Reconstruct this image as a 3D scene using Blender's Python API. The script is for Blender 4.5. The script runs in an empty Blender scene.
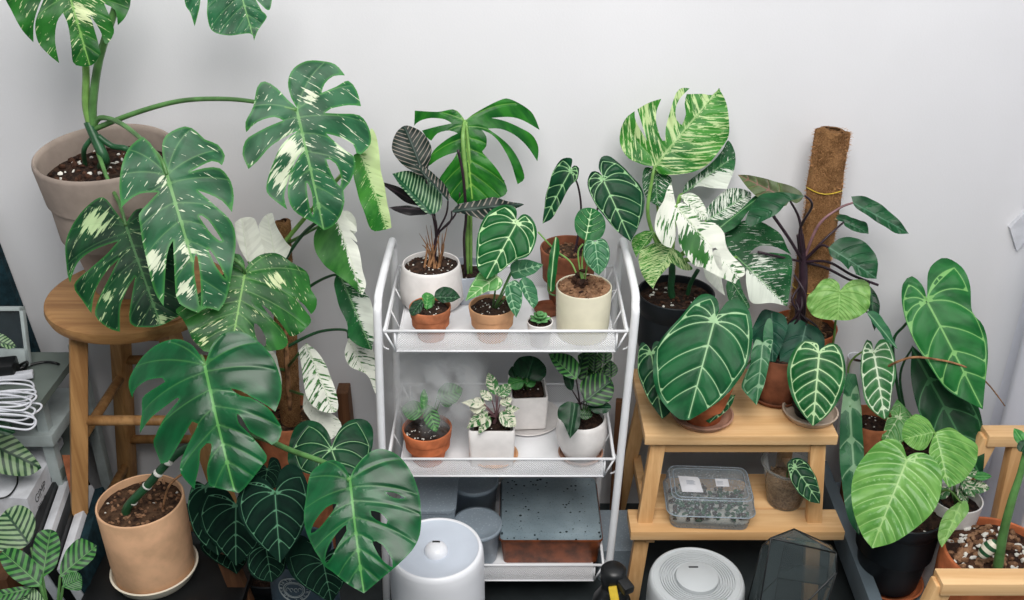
import bpy, bmesh, math, random
import numpy as np
from mathutils import Vector, Matrix, geometry, noise as mnoise

# ------------------------------------------------------------------ basics
SC = bpy.context.scene
COL = SC.collection
random.seed(7)
F = 1000.0
CAM = Vector((0.0, -2.13, 1.78))
PITCH = math.radians(28)
FW = Vector((0, math.cos(PITCH), -math.sin(PITCH)))
UPV = Vector((0, math.sin(PITCH), math.cos(PITCH)))
RT = Vector((1, 0, 0))

def ray(px, py):
    return (FW + RT * ((px - 512) / F) + UPV * ((300 - py) / F))
def PY(px, py, Y):
    d = ray(px, py)
    return CAM + d * ((Y - CAM.y) / d.y)
def PZ(px, py, Z):
    d = ray(px, py)
    return CAM + d * ((Z - CAM.z) / d.z)
def dist(p):
    return (p - CAM).dot(FW)

def lin(c):
    out = []
    for v in c:
        v = v / 255.0
        out.append(v / 12.92 if v <= 0.04045 else ((v + 0.055) / 1.055) ** 2.4)
    return tuple(out) + (1.0,)

# ------------------------------------------------------------------ material helpers
class NT:
    def __init__(s, name):
        m = bpy.data.materials.new(name)
        m.use_nodes = True
        s.m = m
        s.t = m.node_tree
        s.t.nodes.clear()
        s.out = s.n('ShaderNodeOutputMaterial')
    def n(s, kind, **kw):
        nd = s.t.nodes.new(kind)
        for k, v in kw.items():
            setattr(nd, k, v)
        return nd
    def l(s, a, b):
        s.t.links.new(a, b)
    def setin(s, sock, v):
        if hasattr(v, 'links') or isinstance(v, bpy.types.NodeSocket):
            s.l(v, sock)
        else:
            sock.default_value = v
    def math(s, op, a, b=0.0, c=0.0, clamp=False):
        nd = s.n('ShaderNodeMath', operation=op, use_clamp=clamp)
        s.setin(nd.inputs[0], a); s.setin(nd.inputs[1], b)
        if op in ('MULTIPLY_ADD', 'SMOOTH_MIN'): s.setin(nd.inputs[2], c)
        return nd.outputs[0]
    def step(s, v, a, b, lo=0.0, hi=1.0):
        nd = s.n('ShaderNodeMapRange', interpolation_type='SMOOTHSTEP')
        s.setin(nd.inputs['Value'], v)
        nd.inputs['From Min'].default_value = a; nd.inputs['From Max'].default_value = b
        nd.inputs['To Min'].default_value = lo; nd.inputs['To Max'].default_value = hi
        return nd.outputs[0]
    def mix(s, f, a, b):
        nd = s.n('ShaderNodeMix', data_type='RGBA')
        s.setin(nd.inputs[0], f); s.setin(nd.inputs[6], a); s.setin(nd.inputs[7], b)
        return nd.outputs[2]
    def noise(s, vec=None, scale=5.0, detail=3.0, rough=0.55, dist=0.0):
        nd = s.n('ShaderNodeTexNoise')
        if vec is not None: s.l(vec, nd.inputs['Vector'])
        nd.inputs['Scale'].default_value = scale
        nd.inputs['Detail'].default_value = detail
        nd.inputs['Roughness'].default_value = rough
        nd.inputs['Distortion'].default_value = dist
        return nd.outputs[0]
    def mapping(s, vec, scale=(1, 1, 1), loc=(0, 0, 0), rot=(0, 0, 0)):
        nd = s.n('ShaderNodeMapping')
        s.l(vec, nd.inputs[0])
        nd.inputs['Scale'].default_value = scale
        nd.inputs['Location'].default_value = loc
        nd.inputs['Rotation'].default_value = rot
        return nd.outputs[0]
    def coord(s, which='Object'):
        return s.n('ShaderNodeTexCoord').outputs[which]
    def attr(s, name):
        return s.n('ShaderNodeAttribute', attribute_name=name)
    def bump(s, h, strength=0.3, distance=0.01):
        nd = s.n('ShaderNodeBump')
        nd.inputs['Strength'].default_value = strength
        nd.inputs['Distance'].default_value = distance
        s.l(h, nd.inputs['Height'])
        return nd.outputs[0]
    def bsdf(s, color, rough=0.5, spec=0.5, normal=None, **kw):
        nd = s.n('ShaderNodeBsdfPrincipled')
        s.setin(nd.inputs['Base Color'], color)
        s.setin(nd.inputs['Roughness'], rough)
        s.setin(nd.inputs['Specular IOR Level'], spec)
        if normal is not None: s.l(normal, nd.inputs['Normal'])
        for k, v in kw.items():
            s.setin(nd.inputs[k.replace('_', ' ')], v)
        return nd.outputs[0]
    def done(s, sh):
        s.l(sh, s.out.inputs[0])
        return s.m

def simple(name, c, rough=0.5, spec=0.4, var=0.08, scale=20, bump=0.0, **kw):
    t = NT(name)
    nz = t.noise(t.coord(), scale, 4)
    a = lin(c)
    dk = tuple(x * (1 - 2 * var) for x in a[:3]) + (1,)
    lt = tuple(min(1, x * (1 + 1.2 * var)) for x in a[:3]) + (1,)
    col = t.mix(t.step(nz, 0.3, 0.7), dk, lt)
    nrm = t.bump(nz, bump, 0.003) if bump else None
    return t.done(t.bsdf(col, rough, spec, nrm, **kw))

def wood(name, c1, c2, rough=0.45, scale=1.0, axis=0, spec=.35):
    t = NT(name)
    co = t.coord()
    sc = [14, 14, 14]; sc[axis] = 1.1
    mp = t.mapping(co, tuple(v * scale for v in sc))
    n1 = t.noise(mp, 2.2, 5, 0.6, 0.4)
    sc2 = [90, 90, 90]; sc2[axis] = 3
    n2 = t.noise(t.mapping(co, tuple(v * scale for v in sc2)), 1.5, 2)
    f = t.math('ADD', t.math('MULTIPLY', n1, .75), t.math('MULTIPLY', n2, .25))
    col = t.mix(t.step(f, .36, .64), lin(c1), lin(c2))
    return t.done(t.bsdf(col, rough, spec, t.bump(n2, .08, .002)))

def leafmat(name, base, base2, vein, vein_amt=0.7, cream=None, streak=(3.5, 26), thr=0.62, speck=0.0,
            stripe=None, rough=0.34, trans=0.12, edge=None, quilt=0.4, spec=.28, vw=1.0, lat=1.0, dk=.68):
    t = NT(name)
    lc = t.attr('lc').outputs['Vector']
    vd = t.attr('vd').outputs['Fac']
    vb = t.attr('vb').outputs['Fac']
    n1 = t.noise(t.mapping(lc, (2.2, 2.8, 1)), 1.6, 3)
    dd = lambda c: tuple(v * dk * k_ for v, k_ in zip(lin(c)[:3], (.85, 1.04, .78))) + (1,)
    col = t.mix(t.step(n1, .35, .65), dd(base), dd(base2))
    # soft paler band along the veins
    near = t.step(vd, 1.0, 5.0, 1.0, 0.0)
    col = t.mix(t.math('MULTIPLY', near, .12 * vein_amt), col, lin(vein))
    if stripe:
        sx = t.n('ShaderNodeSeparateXYZ'); t.l(lc, sx.inputs[0])
        wob = t.noise(lc, 5.0, 2)
        ph = t.math('ADD', t.math('MULTIPLY', sx.outputs[1], stripe['freq']), t.math('MULTIPLY', wob, stripe.get('wob', .6)))
        sn = t.math('SINE', t.math('MULTIPLY', ph, 6.2832))
        fade = t.noise(lc, 9.0, 2)
        m = t.step(t.math('ADD', sn, t.math('MULTIPLY', fade, stripe.get('fade', .6))), stripe['lo'], stripe['hi'])
        au = t.math('ABSOLUTE', sx.outputs[0])
        m = t.math('MULTIPLY', m, t.step(au, stripe.get('u0', 0.005), stripe.get('u0', 0.005) + .02))
        col = t.mix(t.math('MULTIPLY', m, stripe.get('amt', 1.0)), col, lin(stripe['col']))
    if cream:
        a = t.noise(t.mapping(lc, (streak[0], streak[1], 1)), 1.0, 4, .6, .3)
        m = t.step(t.math('ADD', a, vb), thr - .02, thr + .02)
        if speck:
            b = t.noise(t.mapping(lc, (streak[0] * 4, streak[1] * 2.2, 1)), 1.0, 2, .5)
            m2 = t.step(t.math('ADD', b, t.math('MULTIPLY', vb, .4)), .665, .70)
            m = t.math('MAXIMUM', m, t.math('MULTIPLY', m2, speck))
        ft = t.noise(t.mapping(lc, (2, 9, 1)), 1.0, 2)
        cc = t.mix(t.step(ft, .4, .65), lin(cream), tuple(x * .86 for x in lin(cream)[:3]) + (1,))
        col = t.mix(t.math('MULTIPLY', m, .93), col, cc)
    if edge:
        ed = t.attr('ed').outputs['Fac']
        col = t.mix(t.step(ed, .0, .025, .35, 0.0), col, lin(edge))
    vm = t.step(vd, .7 * vw, 1.35 * vw, vein_amt, 0.0)
    if lat < 1:
        sx_ = t.n('ShaderNodeSeparateXYZ'); t.l(lc, sx_.inputs[0])
        vm = t.math('MULTIPLY', vm, t.step(t.math('ABSOLUTE', sx_.outputs[0]), .008, .02, 1.0, lat))
    col = t.mix(vm, col, lin(vein))
    h = t.math('MULTIPLY', t.step(vd, 0.0, 14.0), 1.0)
    fine = t.noise(lc, 60, 2)
    h = t.math('ADD', h, t.math('MULTIPLY', fine, .06))
    nrm = t.bump(h, quilt, .006)
    p = t.bsdf(col, rough, spec, nrm)
    tr = t.n('ShaderNodeBsdfTranslucent')
    t.l(col, tr.inputs[0]); t.l(nrm, tr.inputs['Normal'])
    mx = t.n('ShaderNodeMixShader')
    mx.inputs[0].default_value = trans
    t.l(p, mx.inputs[1]); t.l(tr.outputs[0], mx.inputs[2])
    return t.done(mx.outputs[0])

# ------------------------------------------------------------------ object helpers
def props(o, label=None, cat=None, group=None, kind=None):
    if label: o['label'] = label
    if cat: o['category'] = cat
    if group: o['group'] = group
    if kind: o['kind'] = kind
    return o

def empty(name, loc, label, cat, group=None):
    o = bpy.data.objects.new(name, None)
    o.empty_display_size = .05
    COL.objects.link(o)
    o.location = loc
    props(o, label, cat, group)
    WL[o.name] = Vector(loc)
    return o
WL = {}
def wloc(o):
    return WL.get(o.name, Vector((0, 0, 0)))

def link_mesh(name, me, mats, parent=None, smooth=True):
    """mesh data given in world coordinates; shifted so the object sits at its parent's origin"""
    o = bpy.data.objects.new(name, me)
    COL.objects.link(o)
    for m in (mats if isinstance(mats, (list, tuple)) else [mats]):
        me.materials.append(m)
    if smooth:
        me.shade_smooth()
    if parent is not None:
        off = wloc(parent)
        me.transform(Matrix.Translation(-off))
        o.parent = parent
        WL[o.name] = off
    else:
        WL[o.name] = Vector((0, 0, 0))
    return o

def bm_obj(name, bm, mats, parent=None, smooth=False, auto=None):
    me = bpy.data.meshes.new(name)
    bm.normal_update()
    bm.to_mesh(me); bm.free()
    o = link_mesh(name, me, mats, parent, smooth)
    if auto is not None:
        for p in me.polygons: p.use_smooth = True
        me.set_sharp_from_angle(angle=math.radians(auto))
    if parent is None:      # origin to the base of the thing
        cs = [Vector(c) for c in o.bound_box]
        b = Vector((sum(c.x for c in cs) / 8, sum(c.y for c in cs) / 8, min(c.z for c in cs)))
        me.transform(Matrix.Translation(-b)); o.location = b
        WL[o.name] = b
    return o

def frame_from(a, b, up=Vector((0, 0, 1))):
    z = (b - a).normalized()
    x = up.cross(z)
    if x.length < 1e-4: x = Vector((1, 0, 0)).cross(z)
    x.normalize()
    y = z.cross(x)
    return Matrix((x, y, z)).transposed()

def add_box(bm, c, size, rot=None, bevel=0.0, mi=0):
    tmp = bmesh.new()
    bmesh.ops.create_cube(tmp, size=1.0)
    for v in tmp.verts:
        v.co = Vector((v.co.x * size[0], v.co.y * size[1], v.co.z * size[2]))
    if bevel:
        bmesh.ops.bevel(tmp, geom=list(tmp.edges), offset=bevel, segments=2, affect='EDGES', profile=.6)
    M = Matrix.Translation(Vector(c))
    if rot is not None: M = M @ rot.to_4x4()
    tmp.transform(M)
    merge(bm, tmp, mi)

def merge(bm, tmp, mi=0):
    vm = {}
    for v in tmp.verts: vm[v] = bm.verts.new(v.co)
    for f in tmp.faces:
        try:
            nf = bm.faces.new([vm[v] for v in f.verts]); nf.material_index = mi; nf.smooth = f.smooth
        except ValueError: pass
    tmp.free()

def add_beam(bm, a, b, w, h, bevel=.002, up=Vector((0, 0, 1)), mi=0):
    a = Vector(a); b = Vector(b)
    R = frame_from(a, b, up)
    add_box(bm, (a + b) / 2, (w, h, (b - a).length), R, bevel, mi)

def catmull(pts, n=6, closed=False):
    pts = [Vector(p) for p in pts]
    out = []
    m = len(pts)
    rng = range(m if closed else m - 1)
    for i in rng:
        if closed:
            p0, p1, p2, p3 = pts[(i - 1) % m], pts[i], pts[(i + 1) % m], pts[(i + 2) % m]
        else:
            p0 = pts[max(i - 1, 0)]; p1 = pts[i]; p2 = pts[i + 1]; p3 = pts[min(i + 2, m - 1)]
        for k in range(n):
            t = k / n
            out.append(0.5 * ((2 * p1) + (p2 - p0) * t + (2 * p0 - 5 * p1 + 4 * p2 - p3) * t * t + (3 * p1 - p0 - 3 * p2 + p3) * t ** 3))
    if not closed: out.append(pts[-1])
    return out

def add_tube(bm, pts, r, seg=8, n=6, smooth=True, closed=False, mi=0, spline=True, cap=True):
    P = catmull(pts, n, closed) if spline and len(pts) > 2 else [Vector(p) for p in pts]
    m = len(P)
    rings = []
    prev = None
    for i, p in enumerate(P):
        a = P[i - 1] if (i > 0 or closed) else P[i]
        b = P[(i + 1) % m] if (i < m - 1 or closed) else P[i]
        t = (b - a)
        if t.length < 1e-9: t = Vector((0, 0, 1))
        t.normalize()
        if prev is None:
            x = t.orthogonal().normalized()
        else:
            x = prev - t * prev.dot(t)
            if x.length < 1e-6: x = t.orthogonal()
            x.normalize()
        prev = x
        y = t.cross(x)
        rr = r(i / (m - 1)) if callable(r) else r
        rings.append([bm.verts.new(p + (x * math.cos(2 * math.pi * k / seg) + y * math.sin(2 * math.pi * k / seg)) * rr) for k in range(seg)])
    for i in range(m if closed else m - 1):
        A = rings[i]; B = rings[(i + 1) % m]
        for k in range(seg):
            f = bm.faces.new((A[k], A[(k + 1) % seg], B[(k + 1) % seg], B[k])); f.smooth = smooth; f.material_index = mi
    if cap and not closed:
        f = bm.faces.new(rings[0][::-1]); f.material_index = mi
        f = bm.faces.new(rings[-1]); f.material_index = mi

def add_lathe(bm, prof, c, seg=40, smooth=True, mi=0, sx=1.0, sy=1.0, rot=None, ripple=None):
    """prof: list of (r, z); open profile; r==0 collapses to a point"""
    c = Vector(c)
    rings = []
    for (r, z) in prof:
        if r < 1e-6:
            p = Vector((0, 0, z))
            if rot is not None: p = rot @ p
            rings.append([bm.verts.new(c + p)])
        else:
            ring = []
            for k in range(seg):
                a = 2 * math.pi * k / seg
                rr = r * (ripple(a, z) if ripple else 1.0)
                p = Vector((math.cos(a) * rr * sx, math.sin(a) * rr * sy, z))
                if rot is not None: p = rot @ p
                ring.append(bm.verts.new(c + p))
            rings.append(ring)
    for A, B in zip(rings, rings[1:]):
        for k in range(seg):
            k2 = (k + 1) % seg
            if len(A) == 1 and len(B) == 1: continue
            if len(A) == 1: f = bm.faces.new((A[0], B[k2], B[k]))
            elif len(B) == 1: f = bm.faces.new((A[k], A[k2], B[0]))
            else: f = bm.faces.new((A[k], A[k2], B[k2], B[k]))
            f.smooth = smooth; f.material_index = mi

def rounded_rect(w, d, r, n=5):
    pts = []
    for (sx, sy, a0) in ((1, 1, 0), (-1, 1, 90), (-1, -1, 180), (1, -1, 270)):
        for k in range(n + 1):
            a = math.radians(a0 + 90 * k / n)
            pts.append(((w / 2 - r) * sx + r * math.cos(a), (d / 2 - r) * sy + r * math.sin(a)))
    return pts

def add_rrect_loft(bm, levels, c, rotz=0.0, smooth=True, mi=0, closed_ends=(False, False)):
    """levels: (w, d, r, z)"""
    R = Matrix.Rotation(rotz, 3, 'Z'); c = Vector(c)
    rings = []
    for (w, d, r, z) in levels:
        rings.append([bm.verts.new(c + R @ Vector((x, y, z))) for x, y in rounded_rect(w, d, r)])
    for A, B in zip(rings, rings[1:]):
        m = len(A)
        for k in range(m):
            f = bm.faces.new((A[k], A[(k + 1) % m], B[(k + 1) % m], B[k])); f.smooth = smooth; f.material_index = mi
    if closed_ends[0]:
        f = bm.faces.new(rings[0][::-1]); f.material_index = mi
    if closed_ends[1]:
        f = bm.faces.new(rings[-1]); f.material_index = mi

# ------------------------------------------------------------------ leaves
def parse(s, ox=0, oy=0, sc=1.0):
    """'x,y x,y* ...' : a star marks a sharp corner"""
    out = []
    for tok in s.split():
        k = tok.endswith('*')
        x, y = tok.rstrip('*').split(',')
        out.append((ox + float(x) / sc, oy + float(y) / sc, k))
    return out

def densify(P, step):
    """P: list of (Vector2, corner) -> smooth closed 2D polyline"""
    m = len(P)
    out = []
    for i in range(m):
        p1, c1 = P[i]; p2, c2 = P[(i + 1) % m]
        p0 = P[(i - 1) % m][0]; p3 = P[(i + 2) % m][0]
        if c1: p0 = p1 - (p2 - p1) * .5
        if c2: p3 = p2 + (p2 - p1) * .5
        n = max(1, min(14, int(round((p2 - p1).length / step))))
        for k in range(n):
            t = k / n
            out.append(0.5 * ((2 * p1) + (p2 - p0) * t + (2 * p0 - 5 * p1 + 4 * p2 - p3) * t * t + (3 * p1 - p0 - 3 * p2 + p3) * t ** 3))
    return out

def inside(pts, poly):
    x = pts[:, 0]; y = pts[:, 1]
    px = poly[:, 0]; py = poly[:, 1]
    qx = np.roll(px, -1); qy = np.roll(py, -1)
    res = np.zeros(len(pts), bool)
    for a, b, c, d in zip(px, py, qx, qy):
        if b == d: continue
        cond = (b > y) != (d > y)
        xi = (c - a) * (y - b) / (d - b) + a
        res ^= cond & (x < xi)
    return res

def segdist(pts, A, B, W=None):
    """min over segments of distance / W"""
    best = np.full(len(pts), 1e9)
    for a, b, w in zip(A, B, W if W is not None else np.ones(len(A))):
        ab = b - a
        L2 = ab.dot(ab) + 1e-12
        t = np.clip(((pts - a) @ ab) / L2, 0, 1)
        d = np.hypot(*(pts - a - t[:, None] * ab).T) / w
        best = np.minimum(best, d)
    return best

VEINS = {
    # basal: (angle, bend, length fraction), laterals: (v0, angle, bend, fraction), half widths mid / lateral
    'anth': dict(basal=[(158, 16, .8), (118, 30, .86), (80, 34, .9), (50, 30, .94)], lat=[(.24, 46, 14, .9), (.46, 44, 12, .9), (.66, 42, 8, .9)], wm=.008, wl=.0043),
    'cryst': dict(basal=[(160, 15, .84), (125, 25, .86), (92, 26, .86)], lat=[(.07, 66, 20, .86), (.22, 55, 15, .86), (.37, 50, 12, .86), (.52, 46, 10, .86), (.67, 42, 8, .86), (.8, 38, 4, .8)], wm=.012, wl=.0075),
    'mon': dict(basal=[(140, 15, .92), (105, 15, .95)], lat=[(.06, 78, 12, .95), (.2, 68, 10, .95), (.34, 60, 10, .95), (.48, 54, 8, .95), (.62, 48, 6, .95), (.76, 42, 4, .95)], wm=.011, wl=.0032),
    'phil': dict(basal=[(140, 20, .9), (110, 25, .95), (80, 25, .95)], lat=[(.06, 62, 15, .96), (.16, 58, 15, .96), (.28, 54, 15, .96), (.4, 50, 12, .96), (.52, 46, 10, .96), (.64, 42, 8, .96), (.76, 38, 4, .96)], wm=.009, wl=.0045),
    'plain': dict(basal=[], lat=[(.2, 55, 15, .9), (.4, 50, 12, .9), (.6, 45, 10, .9), (.78, 40, 10, .9)], wm=.010, wl=.0022),
    'mid': dict(basal=[], lat=[], wm=.010, wl=.002),
}

def leaf(pl, pts, J, T, Y, mat, style='mon', tilt=(0, .25), cup=.10, droop=.10, wave=.012, vb=0.0, half=0.0,
         blobs=(), holes=(), pet=None, petr=.003, petmat=None, name='leaf', curl=0.0, label=None, res=30, fr=(0, 0, 1.0)):
    """pts / J / T / holes are positions in the frame fr=(ox, oy, scale); the leaf lies in a plane at depth Y through J"""
    ox, oy, s = fr
    conv = lambda q: (ox + q[0] / s, oy + q[1] / s)
    P = parse(pts, ox, oy, s) if isinstance(pts, str) else pts
    J = conv(J); T = conv(T)
    Jw = PY(J[0], J[1], Y)
    n = ((CAM - Jw).normalized() + Vector((tilt[0], 0, tilt[1]))).normalized()
    def on(px, py):
        d = ray(px, py)
        return CAM + d * ((Jw - CAM).dot(n) / d.dot(n))
    Tw = on(*T)
    L = (Tw - Jw).length
    ev = (Tw - Jw) / L
    eu = ev.cross(n).normalized()
    def uv(px, py):
        q = on(px, py) - Jw
        return Vector((q.dot(eu) / L, q.dot(ev) / L))
    out = densify([(uv(x, y), k) for x, y, k in P], .045)
    op = np.array([(p.x, p.y) for p in out])
    hl = []
    for h in holes:
        H = densify([(uv(x, y), k) for x, y, k in parse(h, ox, oy, s)], .04)
        hl.append(np.array([(p.x, p.y) for p in H]))
    def ok(q):
        q = np.atleast_2d(q)
        r = inside(q, op)
        for h in hl: r &= ~inside(q, h)
        return r
    # veins
    st = VEINS[style]
    lines = []
    seed = random.random() * 50
    mt = np.linspace(0, .985, 24)
    mid = np.stack([0 * mt, mt], 1)
    good = ok(mid)
    k = 24
    for i in range(1, 24):
        if not good[i] and i > 3: k = i; break
    lines.append((mid[:k], st['wm'], .45))
    ends = {-1: [], 1: []}
    for side in (-1, 1):
        for (v0, ang, bend, fr_, w) in [(0.0, a, b, f, st['wl'] * 1.15) for a, b, f in st['basal']] + [(v, a, b, f, st['wl']) for v, a, b, f in st['lat']]:
            v0 = v0 + (random.random() - .5) * .02 if v0 else 0.0
            ang += (random.random() - .5) * 5
            th = math.radians(ang)
            d = np.array([side * math.sin(th), math.cos(th)])
            ts = np.linspace(.02, 1.6, 80)
            q = np.array([0, v0]) + ts[:, None] * d
            g = ok(q)
            if not g[:2].any(): continue
            i0 = int(np.argmax(g))
            bad = np.where(~g[i0:])[0]
            R = ts[i0 + bad[0]] if len(bad) else 1.6
            th2 = math.radians(ang + bend)
            c1 = np.array([0, v0]) + .55 * R * np.array([side * math.sin(th2), math.cos(th2)])
            e = np.array([0, v0]) + R * fr_ * d
            tt = np.linspace(0, 1, 12)[:, None]
            C = (1 - tt) ** 2 * np.array([0, v0]) + 2 * tt * (1 - tt) * c1 + tt ** 2 * e
            gg = ok(C[1:])
            bad = np.where(~gg)[0]
            if len(bad): C = C[:bad[0] + 1]
            if len(C) < 4 or R < .08: continue
            lines.append((C, w, .5))
            if style in ('anth', 'cryst', 'phil'): ends[side].append((ang, C[-1], w))
    for side in (-1, 1):          # collective vein along the margin
        E = sorted(ends[side], key=lambda q: -q[0] - 200 * q[1][1] * 0)
        E = sorted(E, key=lambda q: math.atan2(abs(q[1][0]), q[1][1] - .2), reverse=True)
        if style == 'phil': continue
        for (a1_, e1, w1), (a2_, e2, w2) in zip(E, E[1:]):
            d_ = e2 - e1; nn_ = np.array([d_[1], -d_[0]]); nn_ = nn_ / (np.hypot(*nn_) + 1e-9) * (1 if side > 0 else -1)
            if np.hypot(*d_) > .55: continue
            tt = np.linspace(0, 1, 7)[:, None]
            B_ = e1 + tt * d_ + nn_ * (-.10 * np.hypot(*d_)) * 4 * tt * (1 - tt) * (-.35)
            if ok(B_[1:-1]).all(): lines.append((B_, w1 * .55, 0))
    A = []; B = []; W = []
    for C, w, tp in lines:
        for i in range(len(C) - 1):
            A.append(C[i]); B.append(C[i + 1]); W.append(w * (1 - tp * i / max(1, len(C) - 1)))
    A = np.array(A); B = np.array(B); W = np.array(W)
    # interior points
    h = 1.0 / res
    lo = op.min(0); hi = op.max(0)
    gx = np.arange(lo[0], hi[0], h); gy = np.arange(lo[1], hi[1], h * .866)
    G = np.array([(x + (h / 2 if j % 2 else 0), y) for j, y in enumerate(gy) for x in gx])
    G = G[ok(G)]
    oa = [op] + hl
    EA = np.concatenate([o for o in oa]); EB = np.concatenate([np.roll(o, -1, 0) for o in oa])
    if len(G):
        G = G[(segdist(G, EA, EB) > h * .4) & (segdist(G, A, B) > h * .28)]
    verts = []; edges = []
    for o in oa:
        b0 = len(verts); verts += [Vector(p) for p in o]
        edges += [(b0 + i, b0 + (i + 1) % len(o)) for i in range(len(o))]
    for C, w, tp in lines:
        b0 = len(verts); verts += [Vector(p) for p in C]
        edges += [(b0 + i, b0 + i + 1) for i in range(len(C) - 1)]
    verts += [Vector(p) for p in G]
    r = geometry.delaunay_2d_cdt(verts, edges, [], 2 if hl else 1, 1e-5)
    V = np.array([(v.x, v.y) for v in r[0]]); Fs = r[2]
    if hl or True:
        cen = np.array([V[list(f)].mean(0) for f in Fs])
        kp = ok(cen)
        Fs = [f for f, q in zip(Fs, kp) if q]
    used = sorted({i for f in Fs for i in f})
    remap = {a: i for i, a in enumerate(used)}
    V = V[used]; Fs = [tuple(remap[i] for i in f) for f in Fs]
    vdist = segdist(V, A, B, W)
    edist = segdist(V, EA, EB)
    u = V[:, 0]; v = V[:, 1]; au = np.abs(u)
    puff = 1 - np.exp(-vdist / 9.0)
    ws = np.where(u > 0, 1.0, .7)
    lim = np.exp(-edist / .10)
    z = -cup * u ** 2 * 1.8 + cup * .25 * np.minimum(au, .12) - droop * (v - .1) ** 2 + (.0035 if style in ('anth', 'cryst', 'phil') else .0012) * puff
    z += wave * np.sin(v * 17 + seed + np.where(u > 0, 2.0, 0)) * lim * (.4 + au) * 2.2
    z += wave * .8 * np.sin(v * 5 + u * 4 + seed * 3) * (.3 + au)
    if curl: z += curl * np.sign(u) * u ** 2 * 2 + curl * u * .5
    co = np.array(Jw)[None] + (np.outer(u, np.array(eu)) + np.outer(v, np.array(ev)) + np.outer(z, np.array(n))) * L
    me = bpy.data.meshes.new(name)
    me.from_pydata([tuple(c) for c in co], [], Fs)
    bm = bmesh.new(); bm.from_mesh(me)
    bmesh.ops.recalc_face_normals(bm, faces=bm.faces)
    bm.to_mesh(me); bm.free()
    # attributes
    cc = v - .62 * au - .5 * au ** 2
    a1 = me.attributes.new('lc', 'FLOAT_VECTOR', 'POINT')
    a1.data.foreach_set('vector', np.stack([u, cc, np.full(len(u), seed) + (u > 0) * 3.7], 1).astype(np.float32).ravel())
    a2 = me.attributes.new('vd', 'FLOAT', 'POINT'); a2.data.foreach_set('value', np.minimum(vdist, 60).astype(np.float32))
    bias = np.full(len(u), float(vb))
    if half:       # one half of the leaf pale: positive = the u>0 side
        bias += np.clip((u if half > 0 else -u) * 14, -1, 1) * abs(half)
    for bx_, by_, br, bv in blobs:
        q = uv(ox + bx_ / s, oy + by_ / s); rr = br / s / F * dist(Jw) / L
        bias += bv * np.exp(-((u - q.x) ** 2 + (v - q.y) ** 2) / rr ** 2)
    a3 = me.attributes.new('vb', 'FLOAT', 'POINT'); a3.data.foreach_set('value', bias.astype(np.float32))
    a4 = me.attributes.new('ed', 'FLOAT', 'POINT'); a4.data.foreach_set('value', edist.astype(np.float32))
    o = link_mesh(name, me, mat, pl)
    if label: o['label'] = label
    if pet:
        path = [Jw] + [q if isinstance(q, Vector) else PY(*q) for q in pet]
        petiole(o, path, petr, petmat)
    return o

def petiole(par, path, r, mat, name='petiole'):
    bm = bmesh.new()
    add_tube(bm, path, (lambda t: r * (.8 + .5 * t)), 7, 7)
    return bm_obj(name, bm, mat or M['petiole'], par, smooth=True)


def oval(J, T, w, shape='oval', n=10):
    """small-leaf outline in pixels from a junction, a tip and a width"""
    J = Vector(J); T = Vector(T); ax = T - J; L = ax.length; e = ax / L; f = Vector((-e.y, e.x))
    prof = {
        'oval': [(0, 0), (.12, .55), (.3, .9), (.5, 1), (.7, .82), (.88, .42), (1, 0)],
        'heart': [(0, 0), (-.16, .35), (-.17, .62), (-.02, .93), (.22, 1), (.5, .8), (.78, .4), (1, 0)],
        'lance': [(0, 0), (.15, .7), (.35, 1), (.6, .75), (.82, .35), (1, 0)],
        'round': [(0, 0), (-.05, .45), (.12, .85), (.42, 1), (.75, .82), (.95, .35), (1, 0)],
        'arrow': [(0, 0), (-.25, .45), (-.28, .75), (-.05, .85), (.15, .8), (.5, .6), (.8, .28), (1, 0)],
    }[shape]
    pts = []
    for i, (v, u) in enumerate(prof):
        p = J + e * (v * L) + f * (u * w / 2)
        pts.append((p.x, p.y, i in (0, len(prof) - 1)))
    for v, u in prof[-2:0:-1]:
        p = J + e * (v * L) - f * (u * w / 2)
        pts.append((p.x, p.y, False))
    return pts

def sleaf(pl, J, T, w, Y, mat, shape='oval', style='plain', pet=None, **kw):
    kw.setdefault('res', 14)
    return leaf(pl, oval(J, T, w, shape), J, T, Y, mat, style, pet=pet, **kw)
# ------------------------------------------------------------------ materials
M = {}
def wallmat():
    t = NT('painted wall')
    co = t.coord()
    n = t.noise(co, 1.3, 3); f = t.noise(co, 220, 3)
    col = t.mix(t.step(n, .3, .7), lin((216, 216, 219)), lin((223, 223, 226)))
    return t.done(t.bsdf(col, .85, .2, t.bump(f, .12, .002)))
M['wall'] = wallmat()
M['floor'] = simple('dark floor', (52, 58, 60), .55, .3, .15, 9, .1)
M['oak'] = wood('oiled oak', (146, 104, 62), (184, 140, 90), .5, 1.0, 2)
M['oak_seat'] = wood('oak seat', (140, 98, 56), (176, 132, 82), .5, 1.0, 0)
M['birch'] = wood('pale birch along x', (214, 168, 116), (234, 194, 144), .42, 1.0, 0)
M['birch_z'] = wood('pale birch upright', (204, 156, 104), (228, 186, 134), .42, 1.0, 2)
M['plank'] = wood('grey brown floorboards', (70, 64, 58), (96, 88, 80), .6, .6, 0)
M['brown_wood'] = wood('dark brown board', (84, 54, 34), (112, 76, 50), .6, 1.0, 2)
M['white_metal'] = simple('white enamel', (236, 237, 240), .32, .5, .02, 30)
M['white_plastic'] = simple('white plastic', (232, 233, 238), .35, .5, .02, 8)
M['grey_plastic'] = simple('light grey plastic', (196, 204, 216), .32, .5, .03, 8)
M['grey_white'] = simple('warm grey plastic', (186, 190, 192), .4, .4, .03, 8)
M['stone_saucer'] = simple('stone beige saucer', (196, 176, 158), .6, .3, .12, 24)
M['seam'] = simple('seam grey', (150, 158, 170), .5)
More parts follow.
